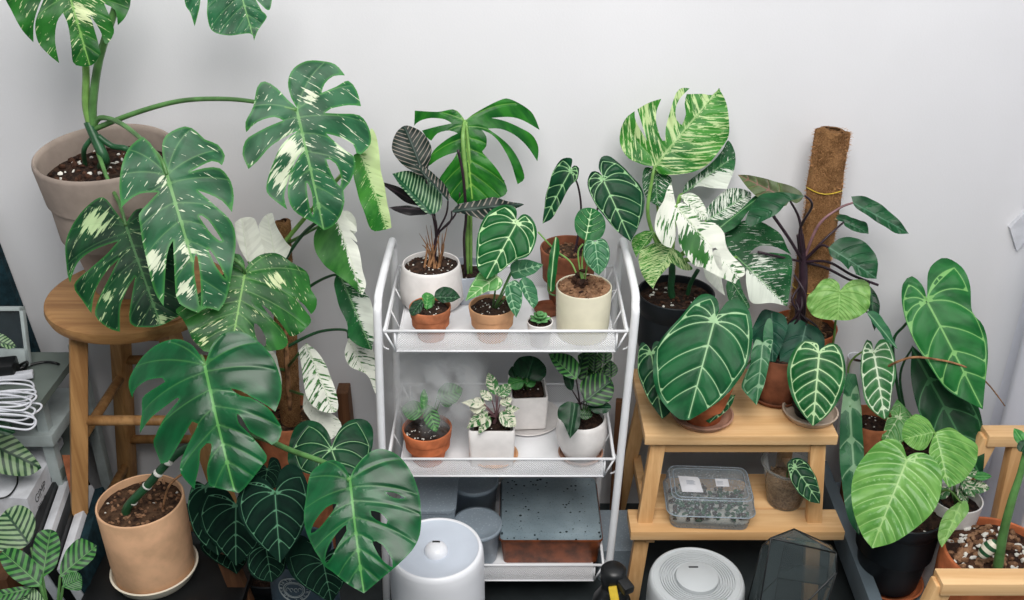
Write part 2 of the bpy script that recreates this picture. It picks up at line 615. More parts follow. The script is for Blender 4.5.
M['black'] = simple('black plastic', (18, 20, 22), .4, .5, .1)
M['black_pot'] = simple('black nursery pot', (22, 27, 32), .48, .4, .1, 30)
M['yellow'] = simple('yellow plastic', (214, 182, 60), .4)
M['terracotta'] = simple('terracotta', (178, 110, 76), .8, .2, .18, 26, .15)
M['terracotta_pale'] = simple('pale terracotta', (210, 160, 120), .8, .2, .12, 18, .12)
M['terracotta_peach'] = simple('peach terracotta', (224, 178, 140), .7, .25, .10, 14, .08)
M['terracotta_dark'] = simple('dark terracotta', (128, 78, 56), .8, .2, .2, 24, .15)
M['terracotta_bright'] = simple('bright terracotta', (196, 112, 72), .78, .2, .18, 22, .12)
M['stone_pot'] = simple('taupe stoneware', (158, 144, 134), .8, .2, .12, 10, .12)
M['cream_pot'] = simple('cream glaze', (226, 220, 196), .4, .4, .05, 12)
M['white_pot'] = simple('white matte ceramic', (232, 228, 226), .5, .35, .03, 40, .05)
M['white_saucer'] = simple('cream saucer', (222, 214, 196), .45, .4, .05, 14)
M['brown_saucer'] = simple('mauve brown saucer', (168, 128, 108), .6, .3, .2, 24)
M['tan_stem'] = simple('dry fibre', (150, 110, 78), .8, .2, .3, 60)
M['petiole'] = simple('green petiole', (84, 128, 70), .4, .4, .18, 24)
M['petiole_dark'] = simple('dark green petiole', (38, 84, 52), .4, .4, .18, 24)
M['petiole_purple'] = simple('dark purple petiole', (52, 36, 46), .4, .4, .2, 24)
M['petiole_pink'] = simple('pinkish petiole', (130, 96, 100), .4, .4, .2, 24)
M['petiole_lime'] = simple('lime petiole', (120, 164, 84), .4, .4, .15, 24)
M['paper'] = simple('white paper', (216, 218, 224), .7)
M['ink'] = simple('black ink', (40, 40, 44), .7)
M['cable'] = simple('white cable', (214, 216, 224), .4, .5)
M['desk'] = simple('grey green laminate', (104, 114, 108), .5, .3, .06, 6)
M['desk_edge'] = simple('light trim', (168, 178, 178), .45)
M['navy'] = simple('navy plastic', (30, 56, 96), .5)
M['brown_box'] = simple('brown tray', (116, 60, 30), .35, .5, .3, 30, .1)
M['grey_table'] = simple('blue grey laminate', (138, 152, 162), .5, .3, .08, 6)
M['grey_rail'] = simple('dark blue grey rail', (112, 126, 136), .55, .3, .08, 6)
M['perlite'] = simple('perlite', (218, 216, 208), .8)
M['emblem'] = simple('pale emblem print', (150, 158, 158), .6)
M['blue_jar'] = simple('slate blue ceramic', (56, 72, 84), .35, .5)
M['teal_cloth'] = simple('dark teal cloth', (24, 48, 56), .8, .2, .25, 40)

def mat_mesh():
    t = NT('perforated metal')
    co = t.coord()
    def holes(off):
        v = t.n('ShaderNodeVectorMath', operation='FRACTION')
        mp = t.mapping(co, (185, 185, 185), off)
        t.l(mp, v.inputs[0])
        s = t.n('ShaderNodeSeparateXYZ'); t.l(v.outputs[0], s.inputs[0])
        dx = t.math('SUBTRACT', s.outputs[0], .5); dz = t.math('SUBTRACT', s.outputs[2], .5)
        dy = t.math('SUBTRACT', s.outputs[1], .5)
        g = t.n('ShaderNodeNewGeometry')
        gs = t.n('ShaderNodeSeparateXYZ'); t.l(g.outputs['True Normal'], gs.inputs[0])
        ax = t.math('ABSOLUTE', gs.outputs[0]); ay = t.math('ABSOLUTE', gs.outputs[1]); az = t.math('ABSOLUTE', gs.outputs[2])
        q = lambda d, w: t.math('MULTIPLY', t.math('MULTIPLY', d, d), t.math('SUBTRACT', 1.0, w))
        sm = t.math('ADD', t.math('ADD', q(dx, ax), q(dy, ay)), q(dz, az))
        return t.math('LESS_THAN', sm, .07)
    h = t.math('MAXIMUM', holes((0, 0, 0)), holes((.5, .5, .5)))
    p = t.bsdf(lin((234, 235, 238)), .35, .5)
    tr = t.n('ShaderNodeBsdfTransparent')
    mx = t.n('ShaderNodeMixShader'); t.l(h, mx.inputs[0]); t.l(p, mx.inputs[1]); t.l(tr.outputs[0], mx.inputs[2])
    return t.done(mx.outputs[0])
M['mesh'] = mat_mesh()

def clearmat(name, tint, alpha=.25, rough=.08, drops=0.0, spec=.6):
    """thin clear plastic or glass: mostly see-through sheet with a sheen and droplets"""
    t = NT(name)
    nz = t.noise(t.coord(), 60, 3)
    p = t.bsdf(lin(tint), rough, spec, t.bump(nz, .15, .002))
    tr = t.n('ShaderNodeBsdfTransparent'); tr.inputs[0].default_value = tuple(.75 + .25 * x for x in lin(tint)[:3]) + (1,)
    fr = t.n('ShaderNodeFresnel'); fr.inputs[0].default_value = 1.35
    f = t.math('ADD', alpha, t.math('MULTIPLY', fr.outputs[0], .6))
    if drops:
        vo = t.n('ShaderNodeTexVoronoi'); t.l(t.coord(), vo.inputs['Vector']); vo.inputs['Scale'].default_value = 140
        f = t.math('ADD', f, t.math('MULTIPLY', t.step(vo.outputs['Distance'], .15, .35, 1, 0), drops))
    mx = t.n('ShaderNodeMixShader'); t.l(t.math('MINIMUM', f, .97), mx.inputs[0])
    t.l(tr.outputs[0], mx.inputs[1]); t.l(p, mx.inputs[2])
    return t.done(mx.outputs[0])
M['clear'] = clearmat('clear plastic', (200, 208, 214), .16, .12, .3)
M['frosted'] = clearmat('cloudy plastic', (170, 184, 196), .62, .3, .15)
M['glass_smoke'] = clearmat('smoky terrarium glass', (120, 132, 134), .22, .06)
M['glass_pot'] = clearmat('cloudy grey glass pot', (196, 204, 216), .66, .15)
M['cup'] = clearmat('clear cup', (196, 200, 200), (.12), .1, .1)
def fogged():
    t = NT('fogged lid')
    co = t.coord()
    vo = t.n('ShaderNodeTexVoronoi'); t.l(co, vo.inputs['Vector']); vo.inputs['Scale'].default_value = 75
    nz = t.noise(co, 14, 3)
    big = t.step(t.math('SUBTRACT', vo.outputs['Distance'], t.math('MULTIPLY', nz, .62)), -.17, -.10, 1, 0)
    vo2 = t.n('ShaderNodeTexVoronoi'); t.l(co, vo2.inputs['Vector']); vo2.inputs['Scale'].default_value = 200
    sm = t.step(vo2.outputs['Distance'], .12, .3, .35, 0)
    base = t.mix(t.step(t.noise(co, 6, 3), .35, .65), lin((120, 136, 144)), lin((146, 162, 170)))
    col = t.mix(t.math('MAXIMUM', big, sm), base, lin((40, 52, 56)))
    return t.done(t.bsdf(col, .22, .6, t.bump(vo.outputs['Distance'], .3, .003)))
M['fogged'] = fogged()

def soilmat(name, a, b, sc=90):
    t = NT(name)
    n = t.noise(t.coord(), sc, 5, .7); n2 = t.noise(t.coord(), sc * .35, 3)
    col = t.mix(t.step(t.math('ADD', t.math('MULTIPLY', n, .6), t.math('MULTIPLY', n2, .4)), .4, .62), lin(a), lin(b))
    return t.done(t.bsdf(col, .9, .15, t.bump(n, .9, .01)))
M['soil'] = soilmat('dark soil', (34, 26, 24), (72, 54, 44))
M['soil_brown'] = soilmat('brown soil', (46, 33, 27), (96, 72, 54))
M['bark'] = soilmat('bark chips', (104, 74, 56), (166, 128, 98), 60)
M['bark_dark'] = soilmat('dark bark chips', (46, 32, 27), (92, 64, 50), 60)
M['leca'] = soilmat('gravelly mix', (128, 102, 80), (204, 176, 146), 160)
def coir():
    t = NT('coir fibre')
    co = t.coord()
    n = t.noise(t.mapping(co, (120, 120, 95)), 1.6, 5, .75, 2.5)
    n2 = t.noise(co, 22, 3)
    col = t.mix(t.step(t.math('ADD', t.math('MULTIPLY', n, .65), t.math('MULTIPLY', n2, .35)), .38, .62), lin((112, 78, 48)), lin((200, 150, 102)))
    return t.done(t.bsdf(col, .95, .1, t.bump(n, 1.0, .01)))
M['coir'] = coir()
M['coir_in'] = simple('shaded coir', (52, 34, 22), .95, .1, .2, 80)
M['coir_fibre'] = simple('loose coir', (176, 130, 88), .9)
def clothmat(name, c, tr=.3):
    t = NT(name)
    n = t.noise(t.coord(), 400, 2)
    p = t.bsdf(lin(c), .85, .15, t.bump(n, .1, .001))
    b = t.n('ShaderNodeBsdfTranslucent'); b.inputs[0].default_value = lin(c)
    mx = t.n('ShaderNodeMixShader'); mx.inputs[0].default_value = tr
    t.l(p, mx.inputs[1]); t.l(b.outputs[0], mx.inputs[2])
    return t.done(mx.outputs[0])
M['curtain'] = clothmat('curtain cloth', (226, 228, 238), .3)
M['sheet'] = simple('white blue cloth', (196, 204, 218), .85, .1, .06, 12)
M['screen'] = simple('dark glossy screen', (34, 44, 48), .15, .6, .2, 12)

G = dict
M['thai'] = leafmat('speckled monstera leaf', (30, 84, 60), (54, 116, 86), (120, 168, 104), .8, cream=(220, 228, 200), streak=(3.2, 24), thr=.68, speck=1.0, rough=.42, spec=.26, edge=(90, 170, 70), quilt=.16, lat=.3)
M['thai_dark'] = leafmat('dark speckled monstera leaf', (10, 52, 36), (24, 82, 50), (90, 140, 86), .6, cream=(176, 200, 150), streak=(3.0, 22), thr=.67, speck=.85, rough=.5, spec=.18, edge=(70, 150, 66), quilt=.16, lat=.3)
M['thai_bright'] = leafmat('bright speckled monstera leaf', (24, 88, 38), (56, 128, 54), (140, 190, 100), .7, cream=(218, 230, 176), streak=(3.2, 20), thr=.68, speck=.95, rough=.4, trans=.22, quilt=.16, lat=.3)
M['monstera'] = leafmat('glossy monstera leaf', (4, 70, 42), (14, 96, 60), (96, 160, 84), .9, rough=.36, quilt=.25, edge=(40, 130, 60), spec=.42, dk=.8, lat=.22)
M['monstera_light'] = leafmat('bright green monstera leaf', (22, 98, 38), (60, 142, 50), (150, 200, 92), .8, rough=.36, trans=.3, quilt=.3, lat=.35)  # brighter green and more translucent than the glossy leaf
M['anth_dark'] = leafmat('velvet dark anthurium leaf', (5, 33, 30), (10, 44, 37), (104, 160, 124), .5, rough=.7, quilt=.3, spec=.08, trans=.04)
M['anth_mid'] = leafmat('dark green anthurium leaf', (10, 60, 42), (20, 80, 54), (150, 196, 140), .85, rough=.45, quilt=.35, spec=.2)
M['anth_big'] = leafmat('broad anthurium leaf', (16, 86, 54), (38, 114, 74), (166, 206, 156), .9, rough=.45, quilt=.3, spec=.22)
M['cryst'] = leafmat('crystal anthurium leaf', (20, 92, 50), (40, 118, 66), (190, 222, 168), .9, rough=.45, quilt=.4, spec=.22)
M['cryst_light'] = leafmat('pale veined anthurium leaf', (52, 116, 72), (80, 142, 92), (214, 232, 200), .95, rough=.42, quilt=.4, spec=.22)
M['anth_soft'] = leafmat('soft grey green leaf', (50, 112, 84), (80, 138, 106), (150, 190, 150), .7, rough=.45)
M['anth_tall'] = leafmat('large heart anthurium leaf', (26, 104, 54), (52, 136, 74), (132, 190, 110), .85, rough=.45, quilt=.25, spec=.22)
M['anth_under'] = leafmat('deep green anthurium leaf', (10, 64, 40), (22, 84, 50), (70, 130, 80), .7, rough=.5)
M['lime'] = leafmat('ribbed lime philodendron leaf', (98, 150, 76), (140, 182, 106), (180, 216, 140), .55, dk=.85, rough=.3, quilt=.45, trans=.15, lat=.8)
M['lime_pale'] = leafmat('pale green philodendron leaf', (128, 172, 96), (168, 200, 130), (160, 206, 116), .7, dk=.85, rough=.4, trans=.2)
M['albo'] = leafmat('marbled monstera leaf', (36, 110, 36), (76, 146, 58), (176, 206, 140), .6, cream=(190, 212, 150), streak=(6, 34), thr=.55, speck=.9, dk=.8, rough=.45, trans=.2, quilt=.3, lat=.3)
M['albo_dark'] = leafmat('dark marbled monstera leaf', (14, 78, 44), (36, 108, 62), (130, 176, 120), .5, cream=(220, 226, 214), streak=(5.5, 32), thr=.60, speck=.9, rough=.48, spec=.22, quilt=.3, lat=.3)
M['albo_white'] = leafmat('white marbled monstera leaf', (40, 108, 44), (80, 144, 68), (206, 220, 186), .4, cream=(238, 240, 228), streak=(5, 24), thr=.47, speck=.5, rough=.5, trans=.2, quilt=.25, lat=.3)
M['phil_dark'] = leafmat('dark philodendron leaf', (16, 72, 46), (34, 98, 64), (90, 140, 110), .5, rough=.4, spec=.28, lat=.3, quilt=.3)
M['phil_blue'] = leafmat('blue green philodendron leaf', (24, 74, 66), (42, 98, 84), (110, 150, 130), .5, rough=.5, spec=.2, lat=.3, quilt=.3)
M['phil_under'] = leafmat('reddish leaf underside', (96, 96, 76), (112, 124, 88), (140, 96, 90), .7, rough=.45)
M['ornata'] = leafmat('pinstripe calathea leaf', (12, 32, 32), (24, 50, 44), (80, 100, 90), .4, dk=.55, trans=.03, spec=.15, rough=.38, quilt=.2, stripe=G(freq=12, lo=.85, hi=1.3, col=(164, 152, 140), wob=.5, fade=.6, amt=.55, u0=.02))
M['ornata_green'] = leafmat('green pinstripe calathea leaf', (12, 66, 44), (26, 88, 58), (60, 110, 80), .4, dk=.7, trans=.05, spec=.2, rough=.38, quilt=.2, stripe=G(freq=14, lo=.45, hi=1.1, col=(160, 192, 150), wob=.5, fade=.6, amt=.65, u0=.02))
M['ornata_under'] = leafmat('plum calathea leaf', (30, 26, 34), (44, 36, 44), (80, 60, 70), .3, dk=.55, trans=.03, spec=.15, rough=.45)
M['stripe_cream'] = leafmat('cream striped calathea leaf', (24, 62, 44), (40, 86, 58), (24, 62, 40), .6, rough=.38, quilt=.2, stripe=G(freq=8, lo=-.3, hi=.5, col=(140, 170, 124), wob=.3, fade=.5, amt=.85, u0=.012))
M['zebra'] = leafmat('zebra calathea leaf', (12, 58, 38), (20, 74, 46), (120, 180, 100), .5, rough=.4, quilt=.2, stripe=G(freq=7, lo=-.3, hi=.5, col=(76, 142, 66), wob=.25, fade=.3, amt=.8))
M['zebra_dark'] = leafmat('dark calathea leaf', (6, 40, 30), (12, 54, 38), (60, 116, 62), .5, rough=.4, quilt=.2, stripe=G(freq=5.5, lo=.25, hi=.9, col=(80, 138, 60), wob=.25, fade=.3, u0=.03, amt=.6))
M['deep'] = leafmat('deep green leaf', (10, 56, 36), (20, 74, 46), (60, 110, 70), .6, rough=.4)
M['fresh'] = leafmat('fresh green leaf', (56, 130, 66), (90, 160, 90), (150, 200, 130), .7, dk=.85, rough=.4, trans=.2)
M['pale_leaf'] = leafmat('pale green anthurium leaf', (92, 148, 88), (126, 176, 114), (196, 218, 170), .8, dk=.85, rough=.4)
M['varieg_small'] = leafmat('small variegated leaf', (50, 110, 60), (84, 140, 84), (214, 220, 190), .5, cream=(224, 222, 200), streak=(3, 9), thr=.5, speck=.3, rough=.4)
M['succulent'] = simple('succulent green', (96, 150, 92), .5, .3, .15, 40)

# ------------------------------------------------------------------ room shell
bm = bmesh.new(); add_box(bm, (0, .08, 1.5), (7, .1, 5.4))
props(bm_obj('wall_back', bm, M['wall']), kind='structure')
bm = bmesh.new(); add_box(bm, (2.3, -2.0, 1.5), (.1, 4.06, 5.4))
props(bm_obj('wall_right', bm, M['wall']), kind='structure')
bm = bmesh.new(); add_box(bm, (-2.4, -2.0, 1.5), (.1, 4.06, 5.4))
props(bm_obj('wall_left', bm, M['wall']), kind='structure')
bm = bmesh.new(); add_box(bm, (0, -1.95, -.05), (5, 4.1, .1))
props(bm_obj('floor', bm, M['floor']), kind='structure')

# ------------------------------------------------------------------ lookup helpers
def pot_geom(px, py, wpx, Y):
    c = PY(px, py, Y)
    return c, wpx / 2 / F * dist(c)

PROFILE = {
    # (radius factor, height factor) outside, bottom to top
    'tapered': [(.66, 0), (.69, .02), (.98, .97), (1, 1)],
    'rimmed': [(.62, 0), (.64, .02), (.86, .70), (.95, .72), (1.0, .98), (1, 1)],
    'cylinder': [(.90, 0), (.93, .03), (.97, .3), (1.0, .99), (1, 1)],
    'egg': [(.62, 0), (.78, .06), (1.02, .35), (1.1, .6), (1.05, .9), (1, 1)],
    'drum': [(.96, 0), (1.04, .03), (1.09, .2), (1.04, .6), (1, 1)],
    'belly': [(.78, 0), (.98, .04), (1.13, .18), (1.11, .5), (1.02, .93), (1, 1)],
    'nursery': [(.70, 0), (.72, .02), (.93, .86), (.98, .88), (1, 1)],
}
def add_pot(bm, c, r, z0, prof='tapered', wall=.06, seg=48):
    h = c.z - z0
    P = [(0, 0)] + [(a * r, b * h) for a, b in PROFILE[prof]]
    w = max(.003, r * wall)
    P[-1] = (r - w * .15, h); P.append((r - w * .5, h + w * .25)); P.append((r - w * .9, h))
    P += [(r - w * 1.05, h - .01), (r - w * 1.5, h * .45), (0, h * .42)]
    P[-4:-4] = []
    add_lathe(bm, P, (c.x, c.y, z0), seg)

def add_chip(bm, p, s, mi):
    tmp = bmesh.new(); bmesh.ops.create_icosphere(tmp, subdivisions=1, radius=1)
    R = Matrix.Rotation(random.random() * 6, 3, 'X') @ Matrix.Rotation(random.random() * 6, 3, 'Z')
    S = Vector((s * random.uniform(.7, 1.5), s * random.uniform(.5, 1.0), s * random.uniform(.35, .8)))
    for v in tmp.verts:
        v.co = R @ Vector((v.co.x * S.x, v.co.y * S.y, v.co.z * S.z)) * random.uniform(.8, 1.1) + p
    merge(bm, tmp, mi)

def soil(pl, c, r, z, mats, chips=60, perl=10, size=.006, mound=.006, name='soil', sq=None):
    bm = bmesh.new()
    rings = 8; seg = 30
    prev = None
    seed = random.random() * 20
    def hh(x, y): return z + mnoise.noise(Vector((x * 60 + seed, y * 60, seed))) * .004 + mnoise.noise(Vector((x * 22 + seed, y * 22, 3))) * .005
    for i in range(rings + 1):
        rr = r * i / rings
        if i == 0:
            ring = [bm.verts.new((c.x, c.y, hh(0, 0) + mound))]
        else:
            ring = []
            for k in range(seg):
                a = 2 * math.pi * k / seg
                x, y = rr * math.cos(a), rr * math.sin(a)
                if sq:
                    q = max(abs(math.cos(a)), abs(math.sin(a))); x /= q; y /= q
                    cr, sr = math.cos(sq), math.sin(sq); x, y = x * cr - y * sr, x * sr + y * cr
                ring.append(bm.verts.new((c.x + x, c.y + y, hh(x, y) + mound * (1 - (i / rings) ** 2))))
        if prev:
            if len(prev) == 1:
                for k in range(seg): bm.faces.new((prev[0], ring[k], ring[(k + 1) % seg])).smooth = True
            else:
                for k in range(seg): bm.faces.new((prev[k], ring[k], ring[(k + 1) % seg], prev[(k + 1) % seg])).smooth = True
        prev = ring
    for j in range(chips + perl):
        a = random.random() * 6.283; rr = r * .93 * math.sqrt(random.random())
        x, y = rr * math.cos(a), rr * math.sin(a)
        s = size * random.uniform(.6, 1.3) * (.7 if j >= chips else 1)
        add_chip(bm, Vector((c.x + x, c.y + y, hh(x, y) + mound * (1 - (rr / r) ** 2) + s * .3)), s, 2 if j >= chips else 1)
    return bm_obj(name, bm, mats, pl)
SOILM = [M['soil'], M['bark_dark'], M['perlite']]
SOILB = [M['soil_brown'], M['bark'], M['perlite']]

def potted(name, label, px, py, wpx, Y, z0, prof, potmat, soilm=SOILM, chips=50, perl=12, depth=.12, cat='plant', group=None, wall=.07, size=None, lift=0.0):
    c, r = pot_geom(px, py, wpx, Y)
    pl = empty(name, (c.x, c.y, z0), label, cat, group)
    bm = bmesh.new(); add_pot(bm, c, r, z0, prof, wall)
    bm_obj('pot', bm, potmat, pl, auto=50)
    soil(pl, c, r * (1 - wall * 1.15), c.z - depth * (c.z - z0) + lift, soilm, chips, perl, size or max(.003, r * .058))
    pl['_r'] = r
    PL[pl.name] = (c, r)
    return pl
PL = {}
def base(pl, dx=0, dy=0, dz=0.0):
    c, r = PL[pl.name]
    return Vector((c.x + dx * r, c.y + dy * r, c.z - .02 + dz))

def saucer(px, py, Y, r, z, mat, label, h=.02, prof=None, group=None):
    c = PY(px, py, Y) if Y is not None else Vector((px, py, z))
    bm = bmesh.new()
    add_lathe(bm, [(0, 0), (r * .82, 0), (r * .9, h * .3), (r, h), (r - .004, h + .001), (r * .86, h * .4), (r * .8, .005), (0, .005)], (c.x, c.y, z), 44)
    o = bm_obj('saucer', bm, mat, auto=50)
    props(o, label, 'saucer', group)
    return o

# ------------------------------------------------------------------ oak bar stool (left)
SX, SY, SZ = -.817, -.187, .773
st = empty('bar_stool', (SX, SY, 0), 'round oak bar stool carrying the taupe pot by the wall', 'stool')
bm = bmesh.new()
add_lathe(bm, [(0, 0), (.178, 0), (.190, .006), (.195, .02), (.193, .03), (.185, .034), (0, .032)], (SX, SY, SZ - .034), 64)
bm_obj('seat', bm, M['oak_seat'], st, auto=40)
bm = bmesh.new()
A = .085
for a, b in (((-A, -A), (A, -A)), ((A, -A), (A, A)), ((A, A), (-A, A)), ((-A, A), (-A, -A))):
    add_beam(bm, (SX + a[0], SY + a[1], SZ - .055), (SX + b[0], SY + b[1], SZ - .055), .022, .04, .002)
bm_obj('apron', bm, M['oak'], st, auto=40)
def legp(sx, sy, z):
    k = 1 - z / SZ
    return Vector((SX + sx * (.088 + .13 * k), SY + sy * (.115 + .06 * k), z))
for sx in (-1, 1):
    for sy in (-1, 1):
        bm = bmesh.new()
        add_beam(bm, legp(sx, sy, .0), legp(sx, sy, SZ - .034), .038, .036, .006)
        bm_obj('leg', bm, M['oak'], st, auto=40)
for (s1, s2, z) in (((-1, -1), (1, -1), .52), ((-1, -1), (-1, 1), .465), ((1, -1), (1, 1), .465), ((-1, 1), (1, 1), .51), ((-1, 1), (1, 1), .26), ((-1, -1), (1, -1), .24), ((-1, -1), (-1, 1), .18), ((1, -1), (1, 1), .18)):
    bm = bmesh.new()
    add_tube(bm, [legp(*s1, z), legp(*s2, z)], .0115, 12, spline=False)
    bm_obj('rung', bm, M['oak'], st, smooth=True)
bm = bmesh.new()
for sx in (-1, 1):
    p = legp(sx, -1, SZ - .055); add_lathe(bm, [(0, -.012), (.006, -.012), (.006, .0), (0, .0)], p + Vector((0, -.018, 0)), 12, rot=Matrix.Rotation(math.radians(90), 3, 'X'))
bm_obj('bolt', bm, M['black'], st, smooth=True)

# ------------------------------------------------------------------ white trolley
def tx(z): return -.022 + (z - .5) * .034
TWF = .257
tr = empty('trolley', (tx(0), -.22, 0), 'white three tier wire trolley filled with potted plants', 'trolley')
TF, TB = -.385, -.075
for s in (-1, 1):
    bm = bmesh.new()
    P = [(tx(0) + s * TWF, TF, .012), (tx(.3) + s * TWF, TF, .3), (tx(.6) + s * TWF, TF, .6), (tx(.8) + s * TWF, TF, .80), (tx(.83) + s * TWF, TF + .012, .835),
         (tx(.86) + s * TWF, TF + .05, .853), (tx(.86) + s * TWF, TB - .05, .853), (tx(.83) + s * TWF, TB - .012, .835), (tx(.8) + s * TWF, TB, .80), (tx(.5) + s * TWF, TB, .5), (tx(0) + s * TWF, TB, .012)]
    add_tube(bm, P, .0085, 12, 8)
    bm_obj('side_frame', bm, M['white_metal'], tr, smooth=True)
    for Y in (TF, TB):
        bm = bmesh.new(); add_lathe(bm, [(0, 0), (.011, 0), (.012, .012), (0, .014)], (tx(0) + s * TWF, Y, 0), 16)
        bm_obj('foot', bm, M['white_metal'], tr, smooth=True)
TIERS = [(.727, .778), (.408, .459), (.103, .156)]
for ti, (z0, z1) in enumerate(TIERS):
    x0 = tx(z1) - TWF + .012; x1 = tx(z1) + TWF - .012
    f0, b0 = TF + .006, TB - .006
    bm = bmesh.new()
    i = .012
    # perforated walls and floor
    ix = .020
    lo = [(x0 + ix, f0 + i * .5, z0), (x1 - ix, f0 + i * .5, z0), (x1 - ix, b0 - i * .5, z0), (x0 + ix, b0 - i * .5, z0)]
    hi = [(x0 + ix, f0 + .003, z1 - .004), (x1 - ix, f0 + .003, z1 - .004), (x1 - ix, b0 - .003, z1 - .004), (x0 + ix, b0 - .003, z1 - .004)]
    bm.free()
    bm = bmesh.new()
    add_box(bm, ((x0 + x1) / 2, (f0 + b0) / 2, z0 - .001), (x1 - x0 - 2 * ix, b0 - f0 - i, .002))
    bk = bm_obj('basket', bm, M['white_metal'], tr)
    for k in (0, 2):
        bm = bmesh.new()
        bm.faces.new([bm.verts.new(p) for p in (lo[k], lo[(k + 1) % 4], hi[(k + 1) % 4], hi[k])])
        bm_obj('mesh_panel', bm, M['mesh'], bk)['label'] = 'perforated white panel'
    bm = bmesh.new()
    R = [(x0, f0, z1), (x1, f0, z1), (x1, b0, z1), (x0, b0, z1)]
    for k in range(4):
        add_tube(bm, [R[k], R[(k + 1) % 4]], .0032, 8, spline=False)
    for k in range(4):
        add_tube(bm, [lo[k], lo[(k + 1) % 4]], .0022, 8, spline=False)
        add_tube(bm, [lo[k], R[k]], .0022, 8, spline=False)
        add_tube(bm, [lo[k], hi[k]], .0022, 8, spline=False)
    for xx_, sg_ in ((x0, 1), (x1, -1)):
        for q_ in (.33, .66):
            yy_ = f0 + (b0 - f0) * q_
            add_tube(bm, [(xx_, yy_, z1), (xx_ + sg_ * ix, yy_, z0)], .0016, 6, spline=False)
    bm_obj('basket_rim', bm, M['white_metal'], bk, smooth=True)
    # hanging wire loops at the ends
    for s, xx in ((-1, x0), (1, x1)):
        bm = bmesh.new()
        for Y in (f0 + .02, b0 - .02):
            add_tube(bm, [(xx, Y, z1), (xx + s * .006, Y, z1 - .01), (xx + s * .008, Y, z1 - .045), (xx - s * .004, Y, z1 - .055)], .002, 6)
        add_tube(bm, [(xx + s * .001, f0 + .02, z1 - .02), (xx + s * .001, b0 - .02, z1 - .02)], .002, 6, spline=False)
        bm_obj('hook_wire', bm, M['white_metal'], bk, smooth=True)

# ------------------------------------------------------------------ birch step stool
sp = empty('step_stool', (.49, -.22, 0), 'pale birch two step stool holding pots and a plastic box', 'step stool')
bx0, bx1 = PZ(646, 443, .48).x, PZ(841, 443, .48).x
yf = PZ(740, 436, .485).y
bm = bmesh.new()
add_box(bm, ((bx0 + bx1) / 2, (yf - .05) / 2, .4725), (bx1 - bx0, -.05 - yf, .025), bevel=.003)
bm_obj('top_step', bm, M['birch'], sp, auto=40)
lx0, lx1 = PZ(631, 533, .245).x, PZ(846, 533, .245).x
lyf = PZ(740, 532, .245).y
bm = bmesh.new()
add_box(bm, ((lx0 + lx1) / 2, lyf + .04, .2325), (lx1 - lx0, .08, .025), bevel=.003)
add_box(bm, ((lx0 + lx1) / 2, lyf + .149, .2325), (lx1 - lx0 - .10, .13, .025), bevel=.003)
bm_obj('lower_step', bm, M['birch'], sp, auto=40)
yl = yf + .03
for s, xt in ((-1, bx0 + .035), (1, bx1 - .035)):
    for yt, yb in ((yl, yl - .055), (-.09, -.02)):
        bm = bmesh.new()
        add_beam(bm, (xt + s * (.045 if s < 0 else .03), yb, 0), (xt, yt, .458), .034, .022, .002, up=Vector((0, 1, 0)))
        bm_obj('leg', bm, M['birch_z'], sp, auto=40)
bm = bmesh.new(); add_beam(bm, (bx0 + .05, yl, .44), (bx1 - .05, yl, .44), .018, .03, .002)
bm_obj('rail', bm, M['birch'], sp, auto=40)
for s, xt in ((-1, lx0 + .03), (1, lx1 - .04)):
    bm = bmesh.new(); add_beam(bm, (xt + .02 * -s, lyf + .02, .21), (xt + .02 * -s, -.05, .21), .02, .03, .002)
    bm_obj('rail', bm, M['birch'], sp, auto=40)

# ------------------------------------------------------------------ low table on the right
TZ = .09
tb = empty('low_table', (1.0, -.45, 0), 'low blue grey table under the black potted plant', 'table')
bm = bmesh.new(); add_box(bm, (1.003, -.42, TZ - .012), (.345, .86, .024), bevel=.003)
bm_obj('table_top', bm, M['grey_table'], tb, auto=40)
bm = bmesh.new(); add_beam(bm, (.822, .015, TZ + .03), (.792, -.85, TZ + .03), .03, .075, .003)
bm_obj('edge_rail', bm, M['grey_rail'], tb, auto=40)
for x in (.86, 1.14):
    for y in (-.08, -.80):
        bm = bmesh.new(); add_beam(bm, (x, y, 0), (x, y, TZ - .024), .04, .04, .002)
        bm_obj('leg', bm, M['grey_rail'], tb, auto=40)

# birch frame stand, right foreground
fs = empty('plant_stand', (1.1, -.5, TZ), 'pale birch frame stand around the terracotta pot by the curtain', 'plant stand')
zf = .385
pf0 = PZ(927, 582, zf); pf0b = PZ(1060, 582, zf)
yF = pf0.y
YB = -.28
pb0 = PY(984, 436, YB)
XR = 1.165
bm = bmesh.new(); add_beam(bm, (pf0.x + .02, yF, zf), (XR, yF, zf), .045, .03, .003)
bm_obj('rail', bm, M['birch'], fs, auto=40)
bm = bmesh.new(); add_beam(bm, (pb0.x, YB, pb0.z), (XR, YB, pb0.z), .045, .03, .003)
bm_obj('rail', bm, M['birch'], fs, auto=40)
for (p, q) in (((pf0.x + .03, yF, zf - .0), (pf0.x - .02, yF, TZ)), ((XR - .02, yF, zf), (XR, yF, TZ)),
               ((pb0.x + .01, YB, pb0.z), (pb0.x - .06, YB, TZ)), ((XR - .02, YB, pb0.z), (XR, YB, TZ))):
    bm = bmesh.new(); add_beam(bm, q, p, .036, .03, .003, up=Vector((0, 1, 0)))
    bm_obj('leg', bm, M['birch_z'], fs, auto=40)
bm = bmesh.new(); add_beam(bm, (XR, yF, .2), (XR, YB, .2), .02, .03, .003)
bm_obj('rail', bm, M['birch_z'], fs, auto=40)

